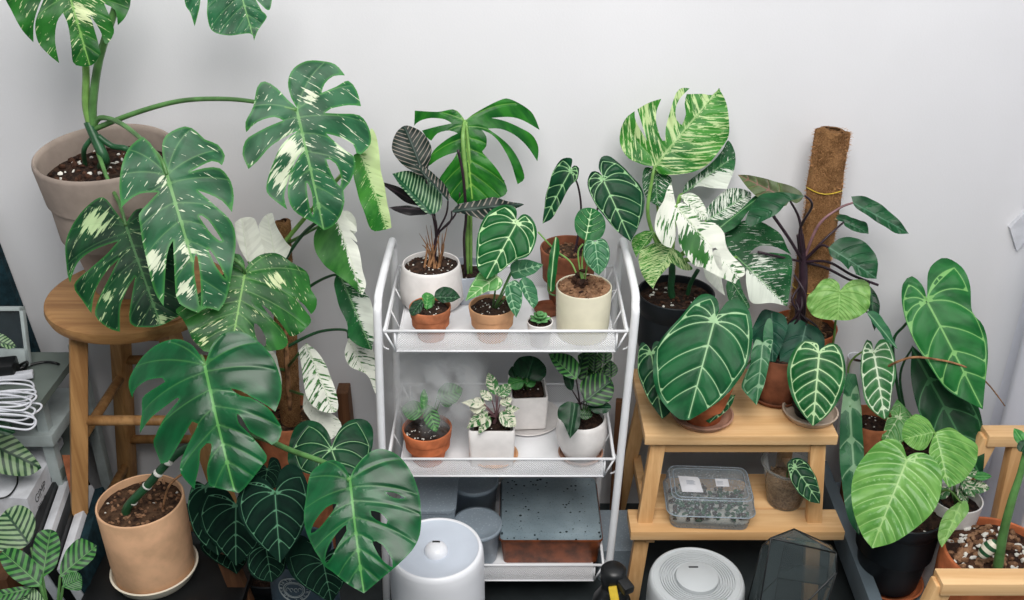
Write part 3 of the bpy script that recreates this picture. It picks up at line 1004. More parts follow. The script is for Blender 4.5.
# ------------------------------------------------------------------ curtain with tie
bm = bmesh.new()
rows = 40; n = 90
vs = []
for j in range(rows + 1):
    z = .02 + 2.5 * j / rows
    row = []
    for i in range(n + 1):
        t = i / n
        y = -.03 - 1.25 * t
        gather = 1 - .0 * z
        x = 1.212 - .03 * z / 2 + .03 * math.sin(t * 46 + .25 * math.sin(z * 3)) + .012 * math.sin(t * 101 + z) + .30 * t * t
        row.append(bm.verts.new((x, y, z)))
    vs.append(row)
for j in range(rows):
    for i in range(n):
        f = bm.faces.new((vs[j][i], vs[j][i + 1], vs[j + 1][i + 1], vs[j + 1][i])); f.smooth = True
props(bm_obj('curtain', bm, M['curtain'], smooth=True), 'white pleated curtain hanging beside the low table', 'curtain')
tg = [PY(1010, 228, .018), PY(1026, 212, .018), PY(1030, 236, .018), PY(1017, 251, .018)]
bm = bmesh.new()
f = bm.faces.new([bm.verts.new(p) for p in tg]); 
r_ = bmesh.ops.extrude_face_region(bm, geom=[f])
for v in [g for g in r_['geom'] if isinstance(g, bmesh.types.BMVert)]: v.co += Vector((.0, .012, 0))
props(bm_obj('wall_tag', bm, M['paper'], auto=30), 'small white tag fixed to the wall beside the curtain', 'tag')

# pale blue-white cloth lying on the low table
bm = bmesh.new()
n = 26
g = [[bm.verts.new((1.00 + .165 * i / n, -.255 + .24 * j / n, TZ + .004 + .02 * (mnoise.noise(Vector((i * .21, j * .17, 2))) + .5) + .01 * abs(math.sin(i * .7 + j * .23)))) for i in range(n + 1)] for j in range(n + 1)]
for j in range(n):
    for i in range(n):
        f = bm.faces.new((g[j][i], g[j][i + 1], g[j + 1][i + 1], g[j + 1][i])); f.smooth = True
props(bm_obj('cloth', bm, M['sheet'], smooth=True), 'crumpled pale blue cloth spread on the low table', 'cloth')

# ------------------------------------------------------------------ humidifiers
def humid(px, py, wpx, Y, label, kind):
    c = PY(px, py, Y); r = wpx / 2 / F * dist(c)
    c = Vector((c.x, c.y, c.z))
    hm = empty('humidifier' if kind == 0 else 'air_purifier', (c.x, c.y, 0), label, 'humidifier' if kind == 0 else 'air purifier')
    h = c.z
    bm = bmesh.new()
    add_lathe(bm, [(0, 0), (r * .94, 0), (r * .99, .01), (r, .05), (r, h - .035), (r * .985, h - .012), (r * .95, h - .002), (r * .90, h), (r * .885, h - .003)], (c.x, c.y, 0), 72)
    bm_obj('body', bm, M['white_plastic'] if kind == 0 else M['grey_white'], hm, smooth=True)
    bm = bmesh.new()
    if kind == 0:
        add_lathe(bm, [(r * .885, h - .003), (r * .84, h - .006), (r * .6, h - .009), (r * .35, h - .011), (r * .24, h - .013), (0, h - .013)], (c.x, c.y, 0), 72)
        bm_obj('top_plate', bm, M['grey_plastic'], hm, smooth=True)
        bm = bmesh.new()
        add_lathe(bm, [(r * .245, -.013), (r * .24, -.006), (r * .20, .001), (r * .11, .005), (0, .006)], (c.x, c.y, h), 40)
        k = bm_obj('nozzle', bm, M['white_plastic'], hm, smooth=True)
        bm = bmesh.new(); add_box(bm, (c.x, c.y + r * .1, h + .0045), (r * .16, .004, .004), bevel=.001)
        bm_obj('slot', bm, M['black'], k)
        bm = bmesh.new(); add_box(bm, (c.x + .015, c.y - r - .0006, h - .10), (.004, .004, .05), bevel=.001)
        bm_obj('level_window', bm, M['seam'], hm)
    else:
        P = [(r * .885, h - .003), (r * .80, h - .001)]
        q = .78
        while q > .50:
            P += [(r * q, h - .001), (r * (q - .012), h - .005), (r * (q - .028), h - .005), (r * (q - .035), h - .001)]
            q -= .05
        P += [(r * .47, h - .002), (r * .45, h - .006), (0, h - .006)]
        add_lathe(bm, P, (c.x, c.y, 0), 72)
        bm_obj('top_grille', bm, M['grey_white'], hm, auto=40)
        bm = bmesh.new()
        add_lathe(bm, [(r * .44, -.006), (r * .435, .004), (r * .40, .006), (0, .0065)], (c.x, c.y, h), 48)
        k = bm_obj('dial', bm, M['grey_white'], hm, auto=40)
        bm = bmesh.new(); add_box(bm, (c.x - .004, c.y + r * .25, h + .0065), (r * .2, .003, .003), bevel=.001)
        bm_obj('mark', bm, M['black'], k)
    return hm
humid(436, 547, 96, -.56, 'white round humidifier standing in front of the trolley', 0)
humid(697, 578, 97, -.565, 'white round air purifier in front of the step stool', 1)

# dropper / spray bottle
c = PY(613, 578, -.56)
sb = empty('spray_bottle', (c.x, c.y, 0), 'black spray bottle with a yellow trigger beside the purifier', 'bottle')
bm = bmesh.new(); add_lathe(bm, [(0, 0), (.042, 0), (.046, .01), (.046, c.z - .10), (.040, c.z - .06), (.024, c.z - .03), (.02, c.z - .02), (0, c.z - .02)], (c.x, c.y, 0), 32)
bm_obj('body', bm, M['black'], sb, smooth=True)
bm = bmesh.new(); add_lathe(bm, [(.0, -.022), (.022, -.022), (.027, 0), (.027, .022), (.02, .03), (0, .032)], (c.x, c.y, c.z), 24); add_beam(bm, (c.x + .005, c.y, c.z + .012), (c.x + .03, c.y - .045, c.z + .006), .024, .02, .004)
bm_obj('head', bm, M['black'], sb, auto=50)
bm = bmesh.new(); add_beam(bm, (c.x - .004, c.y - .028, c.z + .004), (c.x + .012, c.y - .062, c.z - .075), .018, .009, .003, up=Vector((0, 1, 0)))
bm_obj('trigger', bm, M['yellow'], sb, auto=50)

# ------------------------------------------------------------------ bottom tier things
Z2 = TIERS[2][0] + .001
cx0 = PY(498, 545, -.35); cx1 = PY(607, 545, -.35)
pt = empty('propagation_box', ((cx0.x + cx1.x) / 2, -.23, Z2), 'brown propagation box with a fogged lid on the bottom tier', 'box')
w = cx1.x - cx0.x - .008; d = .22; xc = (cx0.x + cx1.x) / 2 - .002
bm = bmesh.new()
add_rrect_loft(bm, [(w - .02, d - .02, .01, 0), (w - .006, d - .006, .012, .07), (w, d, .012, .072), (w, d, .012, .078), (w - .01, d - .01, .01, .078), (w - .026, d - .026, .01, .006)], (xc, -.215, Z2), 0, False, closed_ends=(True, True))
bm_obj('tray', bm, M['brown_box'], pt, auto=40)
bm = bmesh.new()
add_rrect_loft(bm, [(w - .002, d - .002, .012, .0785), (w - .006, d - .006, .012, .088), (w - .012, d - .012, .012, .094)], (xc, -.215, Z2), 0, False, closed_ends=(True, True))
bm_obj('lid', bm, M['fogged'], pt, auto=40)
def tub(px, py, wpx, Y, z0, label, rimh=.012, blue=True):
    c = PY(px, py, Y); r = wpx / 2 / F * dist(c)
    o = empty('plastic_tub', (c.x, c.y, z0), label, 'tub')
    h = c.z - z0
    bm = bmesh.new(); add_lathe(bm, [(0, .002), (r * .78, .002), (r * .82, .01), (r * .94, h - rimh), (r, h - rimh), (r, h), (r * .95, h)], (c.x, c.y, z0), 48)
    bm_obj('tub_body', bm, M['frosted'], o, smooth=True)
    bm = bmesh.new(); add_lathe(bm, [(r * .95, h - .001), (r * .9, h - .004), (r * .5, h - .006), (0, h - .006)], (c.x, c.y, z0), 48)
    bm_obj('lid', bm, M['frosted'], o, smooth=True)
    if blue:
        bm = bmesh.new(); add_lathe(bm, [(0, .004), (r * .74, .004), (r * .86, h * .55), (0, h * .55)], (c.x, c.y, z0), 40)
        bm_obj('contents', bm, M['navy'], o, smooth=True)
    return o
tub(474, 478, 50, -.15, Z2, 'cloudy lidded tub with blue contents under the middle shelf')
tub(477, 523, 50, -.29, Z2, 'lower cloudy round tub behind the humidifier')
c = PY(430, 480, -.20)
bm = bmesh.new()
add_rrect_loft(bm, [(.11, .15, .015, 0), (.13, .17, .02, .14), (.135, .175, .02, .142), (.135, .175, .02, .15), (.12, .16, .02, .152)], (c.x, -.22, Z2), 0, True, closed_ends=(True, True))
props(bm_obj('storage_box', bm, M['frosted'], auto=40), 'grey translucent storage box at the trolley bottom corner', 'box')

# ------------------------------------------------------------------ clamshell box on the lower step
ZL = .2455
c = PY(705, 515, -.30)
cb = empty('clamshell_box', (c.x, -.30, ZL), 'clear plastic clamshell box with a white label on the lower step', 'box')
rz = math.radians(-3)
cc = (c.x + .003, -.30, ZL)
bm = bmesh.new()
add_rrect_loft(bm, [(.178, .120, .02, .002), (.188, .130, .022, .036), (.195, .137, .024, .041), (.199, .141, .024, .044)], cc, rz, True, closed_ends=(True, False))
bm_obj('base', bm, M['clear'], cb, auto=60)
bm = bmesh.new()
add_rrect_loft(bm, [(.201, .143, .024, .045), (.195, .137, .024, .048), (.188, .130, .022, .080), (.180, .122, .02, .085), (.164, .106, .016, .085), (.160, .102, .016, .080)], cc, rz, True, closed_ends=(False, True))
bm_obj('lid', bm, M['clear'], cb, auto=60)
bm = bmesh.new()
Rz_ = Matrix.Rotation(rz, 3, 'Z')
for (w_, d_, r_2, z_, th) in ((.199, .141, .024, .0445, .0016), (.181, .123, .02, .085, .0012), (.163, .105, .016, .085, .001)):
    add_tube(bm, [Vector(cc) + Rz_ @ Vector((x, y, z_)) for x, y in rounded_rect(w_, d_, r_2)], th, 6, 1, closed=True, spline=False)
bm_obj('rim', bm, M['frosted'], cb, smooth=True)
bm = bmesh.new()
for i in range(240):
    p = Vector((random.uniform(-.085, .085), random.uniform(-.055, .055), random.uniform(.012, .044)))
    add_chip(bm, Vector(cc) + Matrix.Rotation(rz, 3, 'Z') @ p, .007, random.choice((0, 0, 1, 2)))
bm_obj('contents', bm, [M['deep'], M['soil'], M['bark_dark']], cb)
bm = bmesh.new(); add_rrect_loft(bm, [(.172, .114, .018, .0035), (.178, .120, .02, .016)], cc, rz, True, closed_ends=(True, True))
bm_obj('moss_bed', bm, M['perlite'], cb, auto=50)
R = Matrix.Rotation(rz, 3, 'Z')
def flat(bm, ctr, pts, z, mi=0):
    f = bm.faces.new([bm.verts.new(Vector(ctr) + R @ Vector((x, y, z))) for x, y in pts]); f.material_index = mi
bm = bmesh.new()
flat(bm, cc, [(-.066, -.030), (-.018, -.030), (-.022, .020), (-.026, .026), (-.070, .028)], .0815)
for k in range(4):
    flat(bm, cc, [(-.053, .012 - k * .004), (-.036 + .003 * (k % 2), .012 - k * .004), (-.036 + .003 * (k % 2), .010 - k * .004), (-.053, .010 - k * .004)], .0819, 1)
bm_obj('label_sticker', bm, [M['paper'], M['seam']], cb)['label'] = 'larger white paper label'
bm = bmesh.new()
flat(bm, cc, [(.014, -.006), (.044, -.006), (.044, .022), (.014, .022)], .0815)
for k in range(3):
    flat(bm, cc, [(.017, .013 - k * .005), (.031, .013 - k * .005), (.031, .011 - k * .005), (.017, .011 - k * .005)], .0819, 1)
bm_obj('label_sticker', bm, [M['paper'], M['seam']], cb)['label'] = 'smaller white paper label'

# ------------------------------------------------------------------ geometric glass terrarium
c = PY(800, 575, -.58)
gt = empty('glass_terrarium', (c.x, c.y, 0), 'smoky faceted glass terrarium standing before the step stool', 'terrarium')
top = PY(794, 529, -.58)
ring_top = [PY(771, 538, -.665), PY(836, 553, -.64), PY(830, 545, -.50), PY(786, 537, -.48), PY(762, 546, -.56)]
cxy = sum(ring_top, Vector()) / 5
def mid_(p, k, z): return Vector((cxy.x + (p.x - cxy.x) * k, cxy.y + (p.y - cxy.y) * k, z))
zB = PY(839, 577, -.66).z
ring_mid = [mid_(ring_top[0], 1.05, .17), mid_(ring_top[1], 1.1, zB), mid_(ring_top[2], 1.15, .2), mid_(ring_top[3], 1.15, .2), mid_(ring_top[4], 1.2, .2)]
ring_bot = [mid_(p, .8, .004) for p in ring_top]
bm = bmesh.new()
fr_ = bmesh.new()
def face(ps): bm.faces.new([bm.verts.new(p) for p in ps])
edges = []
for k in range(5):
    k2 = (k + 1) % 5
    face([top, ring_top[k], ring_top[k2]]); face([ring_top[k], ring_mid[k], ring_mid[k2], ring_top[k2]]); face([ring_mid[k], ring_bot[k], ring_bot[k2], ring_mid[k2]])
    edges += [(top, ring_top[k]), (ring_top[k], ring_top[k2]), (ring_top[k], ring_mid[k]), (ring_mid[k], ring_mid[k2]), (ring_mid[k], ring_bot[k]), (ring_bot[k], ring_bot[k2])]
face(ring_bot)
bm_obj('glass', bm, M['glass_smoke'], gt)
for a, b in edges: add_tube(fr_, [a, b], .0016, 6, spline=False)
bm_obj('frame', fr_, M['black'], gt, smooth=True)

# ------------------------------------------------------------------ mist in the middle tier
def mistmat(dens):
    t = NT('mist')
    co = t.coord('Generated')
    n = t.noise(co, 4.2, 4, .6, .8)
    g = t.n('ShaderNodeVectorMath', operation='DISTANCE'); t.l(co, g.inputs[0]); g.inputs[1].default_value = (.5, .5, .5)
    fall = t.step(g.outputs['Value'], .12, .5, 1, 0)
    d = t.math('MULTIPLY', t.math('MULTIPLY', t.step(n, .42, .68), fall), dens)
    v = t.n('ShaderNodeVolumePrincipled')
    v.inputs['Color'].default_value = (.97, .98, 1, 1); t.l(d, v.inputs['Density'])
    t.l(v.outputs[0], t.out.inputs['Volume'])
    return t.m
bm = bmesh.new()
tmp = bmesh.new(); bmesh.ops.create_icosphere(tmp, subdivisions=3, radius=1)
a = PY(442, 395, -.31)
tmp.transform(Matrix.Translation(a + Vector((-.012, .014, .012))) @ Matrix.Diagonal((.135, .08, .155, 1)))
merge(bm, tmp)
props(bm_obj('mist', bm, mistmat(80)), 'pale mist drifting over the small terracotta pot', 'mist', kind='stuff')
# ================================================================== LEFT CORNER
DZ = .57
bm = bmesh.new()
dk = empty('desk_shelf', (-1.2, -.25, 0), 'grey green corner shelf unit carrying the white cables', 'shelf')
bm_obj('x', bm, M['desk'], dk).name = 'drop'
bpy.data.objects.remove(bpy.data.objects['drop'])
bm = bmesh.new()
add_rrect_loft(bm, [(.62, .24, .02, DZ - .018), (.62, .24, .02, DZ)], (-1.02 - .31, -.235, 0), 0, False, closed_ends=(True, True))
bm_obj('upper_board', bm, M['desk'], dk)
bm = bmesh.new(); add_box(bm, (-1.345, -.19, .44), (.62, .20, .03), bevel=.003)
bm_obj('lower_board', bm, M['desk_edge'], dk, auto=40)
bm = bmesh.new(); add_box(bm, (-1.345, -.17, .33), (.60, .20, .03), bevel=.003)
bm_obj('bottom_board', bm, M['desk'], dk, auto=40)
for x in (-1.06, -1.58):
    for y in (-.04, -.26):
        bm = bmesh.new(); add_beam(bm, (x, y, 0), (x, y, DZ - .018), .025, .025, .002)
        bm_obj('leg', bm, M['desk_edge'], dk, auto=40)
# dark board leaning in the corner
bm = bmesh.new()
a = PY(-4, 250, .01); b = PY(34, 352, -.03)
P4 = [Vector((a.x, .0, a.z + .1)), Vector((b.x + .05, -.02, .001)), Vector((-1.62, -.02, .001)), Vector((-1.62, .0, a.z + .1))]
f = bm.faces.new([bm.verts.new(p) for p in P4])
r_ = bmesh.ops.extrude_face_region(bm, geom=[f])
for v in [g for g in r_['geom'] if isinstance(g, bmesh.types.BMVert)]: v.co.y += .02
props(bm_obj('board', bm, M['teal_cloth'], auto=30), 'black board leaning on the wall behind the framed screen', 'board')
# framed screen
c0 = PY(-2, 366, -.12)
R = Matrix.Rotation(math.radians(-14), 3, 'X')
fsx = empty('framed_screen', (-1.203, -.15, DZ + .001), 'small dark screen in a white frame propped on the shelf', 'screen')
o_ = Vector((c0.x - .03, -.10, DZ + .06))
hh = .068
bm = bmesh.new()
ctr = Vector((-1.098 - .105, -.165, DZ + hh + .006)); W_ = .105
for dx, dz, w, h in ((0, hh - .004, .21, .008), (0, -hh + .018, .21, .04), (W_ - .004, 0, .008, 2 * hh), (-W_ + .004, 0, .008, 2 * hh)):
    add_box(bm, ctr + R @ Vector((dx, -.003, dz)), (w, .014, h), R, .001)
bm_obj('frame', bm, M['desk_edge'], fsx, auto=40)
bm = bmesh.new(); add_box(bm, ctr + R @ Vector((0, .002, .01)), (.20, .006, 2 * hh - .03), R)
bm_obj('screen_glass', bm, M['screen'], fsx)
# black adapter and its lead
ca = PZ(2, 372, DZ + .03)
bm = bmesh.new(); add_box(bm, (ca.x - .02, -.235, DZ + .024), (.085, .05, .044), Matrix.Rotation(.2, 3, 'Z'), .006)
props(bm_obj('power_adapter', bm, M['black'], auto=40), 'black power adapter lying on the corner shelf', 'adapter')
bm = bmesh.new()
P = [PZ(8, 372, DZ + .02), PZ(18, 366, DZ + .012), PZ(27, 362, DZ + .03), PZ(24, 370, DZ + .008), PZ(14, 371, DZ + .006), PZ(30, 365, DZ + .008), PZ(45, 362, DZ + .006), PZ(58, 364, DZ + .003), PZ(68, 372, DZ - .06)]
add_tube(bm, P, .0032, 8, 8)
props(bm_obj('cord', bm, M['black'], smooth=True), 'thin black cord looping over the corner shelf edge', 'cord')
# white cable bundle
random.seed(21)
bm = bmesh.new()
for k in range(9):
    z = DZ + .006 + .006 * (k % 5)
    a = PZ(-40, 392 + k * 3.2, z); b = PZ(26 + random.random() * 16, 381 + k * 4.6, z + .006)
    b2 = PZ(22 + random.random() * 12, 391 + k * 4.8, z + .004); e = PZ(-40, 401 + k * 3, z)
    mid = a.lerp(b, .5) + Vector((0, random.uniform(-.01, .01), .012))
    mid2 = b2.lerp(e, .5) + Vector((0, random.uniform(-.01, .01), .004))
    add_tube(bm, [a, mid, b, b2, mid2, e], .0023, 7, 8)
props(bm_obj('cable_bundle', bm, M['cable'], smooth=True), 'bundle of looped white cables on the corner shelf', 'cable')
bm = bmesh.new()
p = PZ(18, 378, DZ + .012); add_beam(bm, p + Vector((-.04, -.01, .004)), p + Vector((.03, .012, .004)), .02, .014, .003)
props(bm_obj('plug', bm, M['cable'], auto=40), 'white plastic plug lying by the black adapter', 'plug')
# white carton with print
bz = .335
Q = [PZ(62, 437, bz + .03), PZ(27, 499, bz + .03), PZ(-70, 492, bz + .03), PZ(-40, 432, bz + .03)]
bm = bmesh.new()
f = bm.faces.new([bm.verts.new(p) for p in Q])
r_ = bmesh.ops.extrude_face_region(bm, geom=[f])
for v in [g for g in r_['geom'] if isinstance(g, bmesh.types.BMVert)]: v.co.z -= .10
bmesh.ops.recalc_face_normals(bm, faces=bm.faces)
ct = empty('carton', (Q[0] + Q[2]) / 2 - Vector((0, 0, .10)), 'white printed carton under the striped calathea leaf', 'carton')
bm_obj('box', bm, M['paper'], ct, auto=30)
# printed words on the side face
A_, B_ = Q[1], Q[0]
ex = (B_ - A_).normalized(); nz_ = ex.cross(Vector((0, 0, 1))).normalized()
Rm = Matrix((ex, Vector((0, 0, 1)), nz_)).transposed()
for txt, off, sz in (('GIMP', (.03, -.04), .028), ('PEL 2', (.03, -.066), .022), ('AMAZ 4', (.12, -.05), .03)):
    cu = bpy.data.curves.new('print', 'FONT'); cu.body = txt; cu.size = sz
    tmpo = bpy.data.objects.new('tmp', cu); COL.objects.link(tmpo)
    me = bpy.data.meshes.new_from_object(tmpo.evaluated_get(bpy.context.evaluated_depsgraph_get()))
    bpy.data.objects.remove(tmpo)
    me.transform(Matrix.Translation(A_ + ex * off[0] + Vector((0, 0, off[1])) + nz_ * .001) @ Rm.to_4x4())
    link_mesh('lettering', me, M['ink'], ct, False)
bm = bmesh.new()
add_box(bm, (-1.28, -.43, .132), (.42, .22, .264), bevel=.004)
props(bm_obj('storage_crate', bm, M['brown_wood'], auto=40), 'brown crate in shadow beneath the white carton', 'crate')
# leaning books
bks = [('black', 'black book at the end of the row beside the carton'), ('paper', 'white book next to the stool leg'), ('black', 'black book between two white books'), ('paper', 'white book in the row by the stool'), ('teal_cloth', 'dark teal book closest to the stool leg')]
for k, (mt, lb) in enumerate(bks):
    b0 = PZ(62, 478, .31) + Vector((.016 + .026 * k, 0, 0)); b1 = PZ(33, 560, .31) + Vector((.016 + .026 * k, 0, 0))
    bm = bmesh.new()
    dr = (b1 - b0); L_ = dr.length
    ang = math.atan2(dr.y, dr.x) + math.pi / 2
    R = Matrix.Rotation(ang, 3, 'Z') @ Matrix.Rotation(math.radians(-14), 3, 'Y')
    m_ = (b0 + b1) / 2
    add_box(bm, (m_.x, m_.y, .165 - .006 * k), (.021, L_, .30), R, .002)
    props(bm_obj('book', bm, M[mt], auto=40), lb, 'book', 'books leaning beside the carton')
bm = bmesh.new()
w0 = PZ(62, 455, .36); w1 = PZ(74, 455, .36); w2 = PZ(88, 500, .31); w3 = PZ(72, 500, .31)
f = bm.faces.new([bm.verts.new(p) for p in (w0, w1, w2, w3)])
r_ = bmesh.ops.extrude_face_region(bm, geom=[f])
for v in [g for g in r_['geom'] if isinstance(g, bmesh.types.BMVert)]: v.co += Vector((-.004, .008, -.012))
props(bm_obj('folder', bm, M['terracotta'], auto=30), 'orange brown folder wedged behind the leaning books', 'folder')
# low black bench under the peach pot
bb = empty('low_bench', (-.72, -.46, 0), 'low black bench under the peach cylinder pot', 'bench')
bm = bmesh.new(); add_box(bm, (-.735, -.535, .228), (.34, .27, .024), bevel=.003)
bm_obj('bench_top', bm, M['black'], bb, auto=40)
for x in (-.90, -.57):
    for y in (-.64, -.42):
        bm = bmesh.new(); add_beam(bm, (x, y, 0), (x, y, .216), .03, .03, .002)
        bm_obj('leg', bm, M['black'], bb, auto=40)
bm = bmesh.new(); add_beam(bm, PY(222, 545, -.52), Vector((PY(240, 600, -.52).x + .05, -.54, .0)), .038, .022, .002, up=Vector((0, 1, 0)))
props(bm_obj('wooden_batten', bm, M['brown_wood'], auto=40), 'brown wooden batten slanting to the floor below dark leaves', 'batten')
bm = bmesh.new(); add_beam(bm, PY(343, 388, -.045), Vector((PY(343, 388, -.045).x + .005, -.045, 0)), .05, .03, .003)
props(bm_obj('wooden_post', bm, M['brown_wood'], auto=40), 'dark wooden post standing at the wall behind the trolley side', 'post')
bm = bmesh.new(); add_beam(bm, PY(622, 400, -.05), Vector((PY(616, 480, -.05).x, -.07, .0)), .03, .02, .003)
props(bm_obj('wooden_stake', bm, M['brown_wood'], auto=40), 'brown wooden stake between trolley and step stool', 'stake')
bm = bmesh.new(); cbx = PZ(622, 535, .05)
add_rrect_loft(bm, [(.10, .14, .02, 0), (.11, .15, .02, .10), (.112, .152, .02, .105)], (cbx.x - .02, -.20, 0), 0, True, closed_ends=(True, True))
props(bm_obj('plastic_box', bm, M['frosted'], auto=50), 'cloudy plastic box on the floor beside the trolley foot', 'box')

# ================================================================== PLANTS, LEFT
# --- big taupe pot with the speckled monstera
pl = potted('potted_monstera', 'tall speckled monstera in a large taupe pot on the oak stool', 110, 146, 136, -.14, SZ + .001, 'rimmed', M['stone_pot'], SOILM, 90, 40, .16)
for ch_ in pl.children:
    ch_.data.transform(Matrix.Rotation(math.radians(6), 4, 'X'))
crown = PY(92, 130, -.17)
bm = bmesh.new()
add_tube(bm, [base(pl, -.12, -.1, -.02), PY(104, 158, -.19), PY(96, 140, -.18), PY(88, 122, -.17)], lambda t: .012 - .003 * t, 12)
add_tube(bm, [base(pl, .25, .05, -.03), PY(128, 150, -.18), PY(112, 146, -.18), PY(98, 136, -.18)], .006, 8)
add_tube(bm, [base(pl, -.45, .05, -.03), PY(84, 150, -.17), PY(92, 138, -.17)], .005, 8)
bm_obj('stem', bm, M['petiole_dark'], pl, smooth=True)
A_FR = (235, 50, 3.333)
leaf(pl, '208,195* 188,160 177,105 195,60 240,33 290,33 335,45 368,82* 330,85 300,110 290,140* 340,118 380,98 410,130 422,185* 380,182 320,195 299,210* 350,212 400,212 430,225 455,265 455,310 420,347 405,342* 395,312 350,288 305,278* 335,305 370,335 400,358 400,400 385,440 364,466 368,500 355,550 330,585 300,598* 270,575 230,555 195,530 178,490 180,440 200,370 230,330* 200,380 178,430 165,490 176,530* 140,505 107,470 112,420 140,345 165,305 210,268* 180,282 120,320 75,370 45,395* 25,345 35,300 60,280 110,255 160,235* 130,224 75,240 38,272* 35,240 60,190 75,120 100,102 140,125 175,165',
     (206, 200), (300, 598), -.30, M['thai'], 'mon', tilt=(.1, .2), cup=.10, droop=.12, fr=A_FR, res=32,
     holes=['305,365 335,378 355,420 352,452 325,415', '240,440 258,480 262,550 246,500'],
     blobs=[(190, 330, 42, .35), (150, 420, 40, .35), (250, 160, 25, .3), (370, 320, 30, .3)],
     pet=[(262, 103, -.30), (225, 99, -.27), (180, 101, -.22), (135, 113, -.19), crown], petr=.0045, petmat=M['petiole'])
leaf(pl, '62,-22* 40,-45 5,-35 2,-10 12,12 22,30 33,42* 34,22 41,0 50,-16* 40,8 35,25 38,42 48,54 59,63* 55,40 57,22 63,13* 68,25 71,45 73,62 80,66 92,65 101,54* 97,38 90,15* 100,30 106,44 114,33 112,22 104,3* 115,10 118,25* 126,16 131,0 128,-25 110,-45 80,-45',
     (64, -24), (90, 66), -.22, M['thai_bright'], 'mon', tilt=(0, .1), cup=.10, blobs=[(85, 10, 14, .25)],
     pet=[(72, -10, -.19), (82, 30, -.17), (86, 70, -.165), (86, 105, -.17), crown], petr=.0065, petmat=M['petiole_lime'])
leaf(pl, '235,-28* 210,-50 185,-30 184,0 190,12 194,25* 199,8 201,-12* 207,-5 207,15 212,30 228,35 250,33 254,40* 258,30 267,16 262,11 255,-2* 268,10 272,0 275,-25 255,-45',
     (235, -28), (254, 40), -.24, M['thai'], 'mon', tilt=(0, .2),
     pet=[(215, -50, -.26), (165, -62, -.22), (128, -25, -.19), (113, 15, -.18), (99, 60, -.17), (93, 100, -.17), crown], petr=.007, petmat=M['petiole'])
leaf(pl, '167,174* 162,150 166,135 185,126 197,131 205,138 218,143 225,155 222,165* 212,161 190,172* 205,168 220,168 231,180 234,195 232,212* 222,200 208,193 198,190* 215,205 232,222 236,240 233,265 227,296 219,310* 207,307 198,312* 184,306 176,296 174,262 173,240* 167,255 163,305* 154,290 147,262 142,240 140,225 139,214 148,203 158,192* 140,193 128,200 121,207* 119,185 123,160 130,145 143,136 150,142 157,155',
     (167, 175), (207, 309), -.43, M['thai'], 'mon', tilt=(.0, .25), cup=.12, droop=.1, res=32,
     holes=['196,252 199,266 201,290 200,306 197,290 194,268', '208,248 215,256 226,278 216,266', '199,216 208,220 222,240 212,234'],
     blobs=[(155, 262, 14, .3), (187, 250, 7, .3), (186, 288, 9, .3), (162, 180, 6, .3)],
     pet=[(160, 158, -.41), (140, 138, -.33), (118, 122, -.23), (100, 118, -.18), crown], petr=.0045, petmat=M['petiole'], label='large speckled leaf hanging over the stool')
leaf(pl, '125,224* 116,212 103,197 87,205 72,222 65,243 65,267 69,282* 76,262 92,250 118,241* 106,254 90,268 73,284 80,298 90,312* 93,292 106,272 119,259* 110,276 98,296 94,314 106,326 118,330* 120,306 127,288 135,276* 131,298 129,322 146,326 160,324 172,318 181,311 182,290 176,250 166,225 150,210 136,209',
     (126, 226), (160, 324), -.37, M['thai_dark'], 'mon', tilt=(-.1, .3), cup=.10, blobs=[(95, 222, 13, .35), (105, 295, 7, .25), (160, 318, 5, .3)], res=30,
     pet=[(120, 205, -.34), (108, 180, -.25), (98, 152, -.19), crown], petr=.004, petmat=M['petiole'])

# --- smaller pot on the stool, its speckled leaf hangs low
pl = potted('potted_monstera', 'small speckled monstera in the terracotta pot at the stool front', 154, 232, 54, -.30, SZ + .001, 'tapered', M['terracotta_pale'], SOILM, 30, 6, .14)
leaf(pl, '325,150* 335,130 350,110 400,75 460,62 500,70 560,110 635,150 655,190 660,240 688,290 685,330 663,356* 630,318 580,285* 615,322 655,367 660,400 620,445 575,468 555,468* 520,430 480,385 440,338 408,322* 430,352 470,400 500,425 532,462 546,500 520,535 450,550 410,545 380,560 330,575 250,575 180,560 120,545* 60,480 35,425* 10,380 -20,335 60,290 180,200 240,150 262,105 272,62 300,70 322,110',
     (325, 165), (250, 575), -.42, M['thai_bright'], 'mon', tilt=(.15, .45), cup=.08, fr=(180, 240, 5), res=32,
     holes=['372,415 400,430 430,480 428,525 400,515 380,470'], blobs=[(480, 195, 40, .28), (120, 495, 25, .3), (600, 300, 25, .2)],
     pet=[(238, 262, -.43), (205, 246, -.38), base(pl, .2)], petr=.004)
leaf(pl, '438,255* 400,262 385,285 410,300 450,290 470,270', (440, 258), (395, 298), -.36, M['deep'], 'plain', fr=(90, 200, 8), pet=[base(pl)])

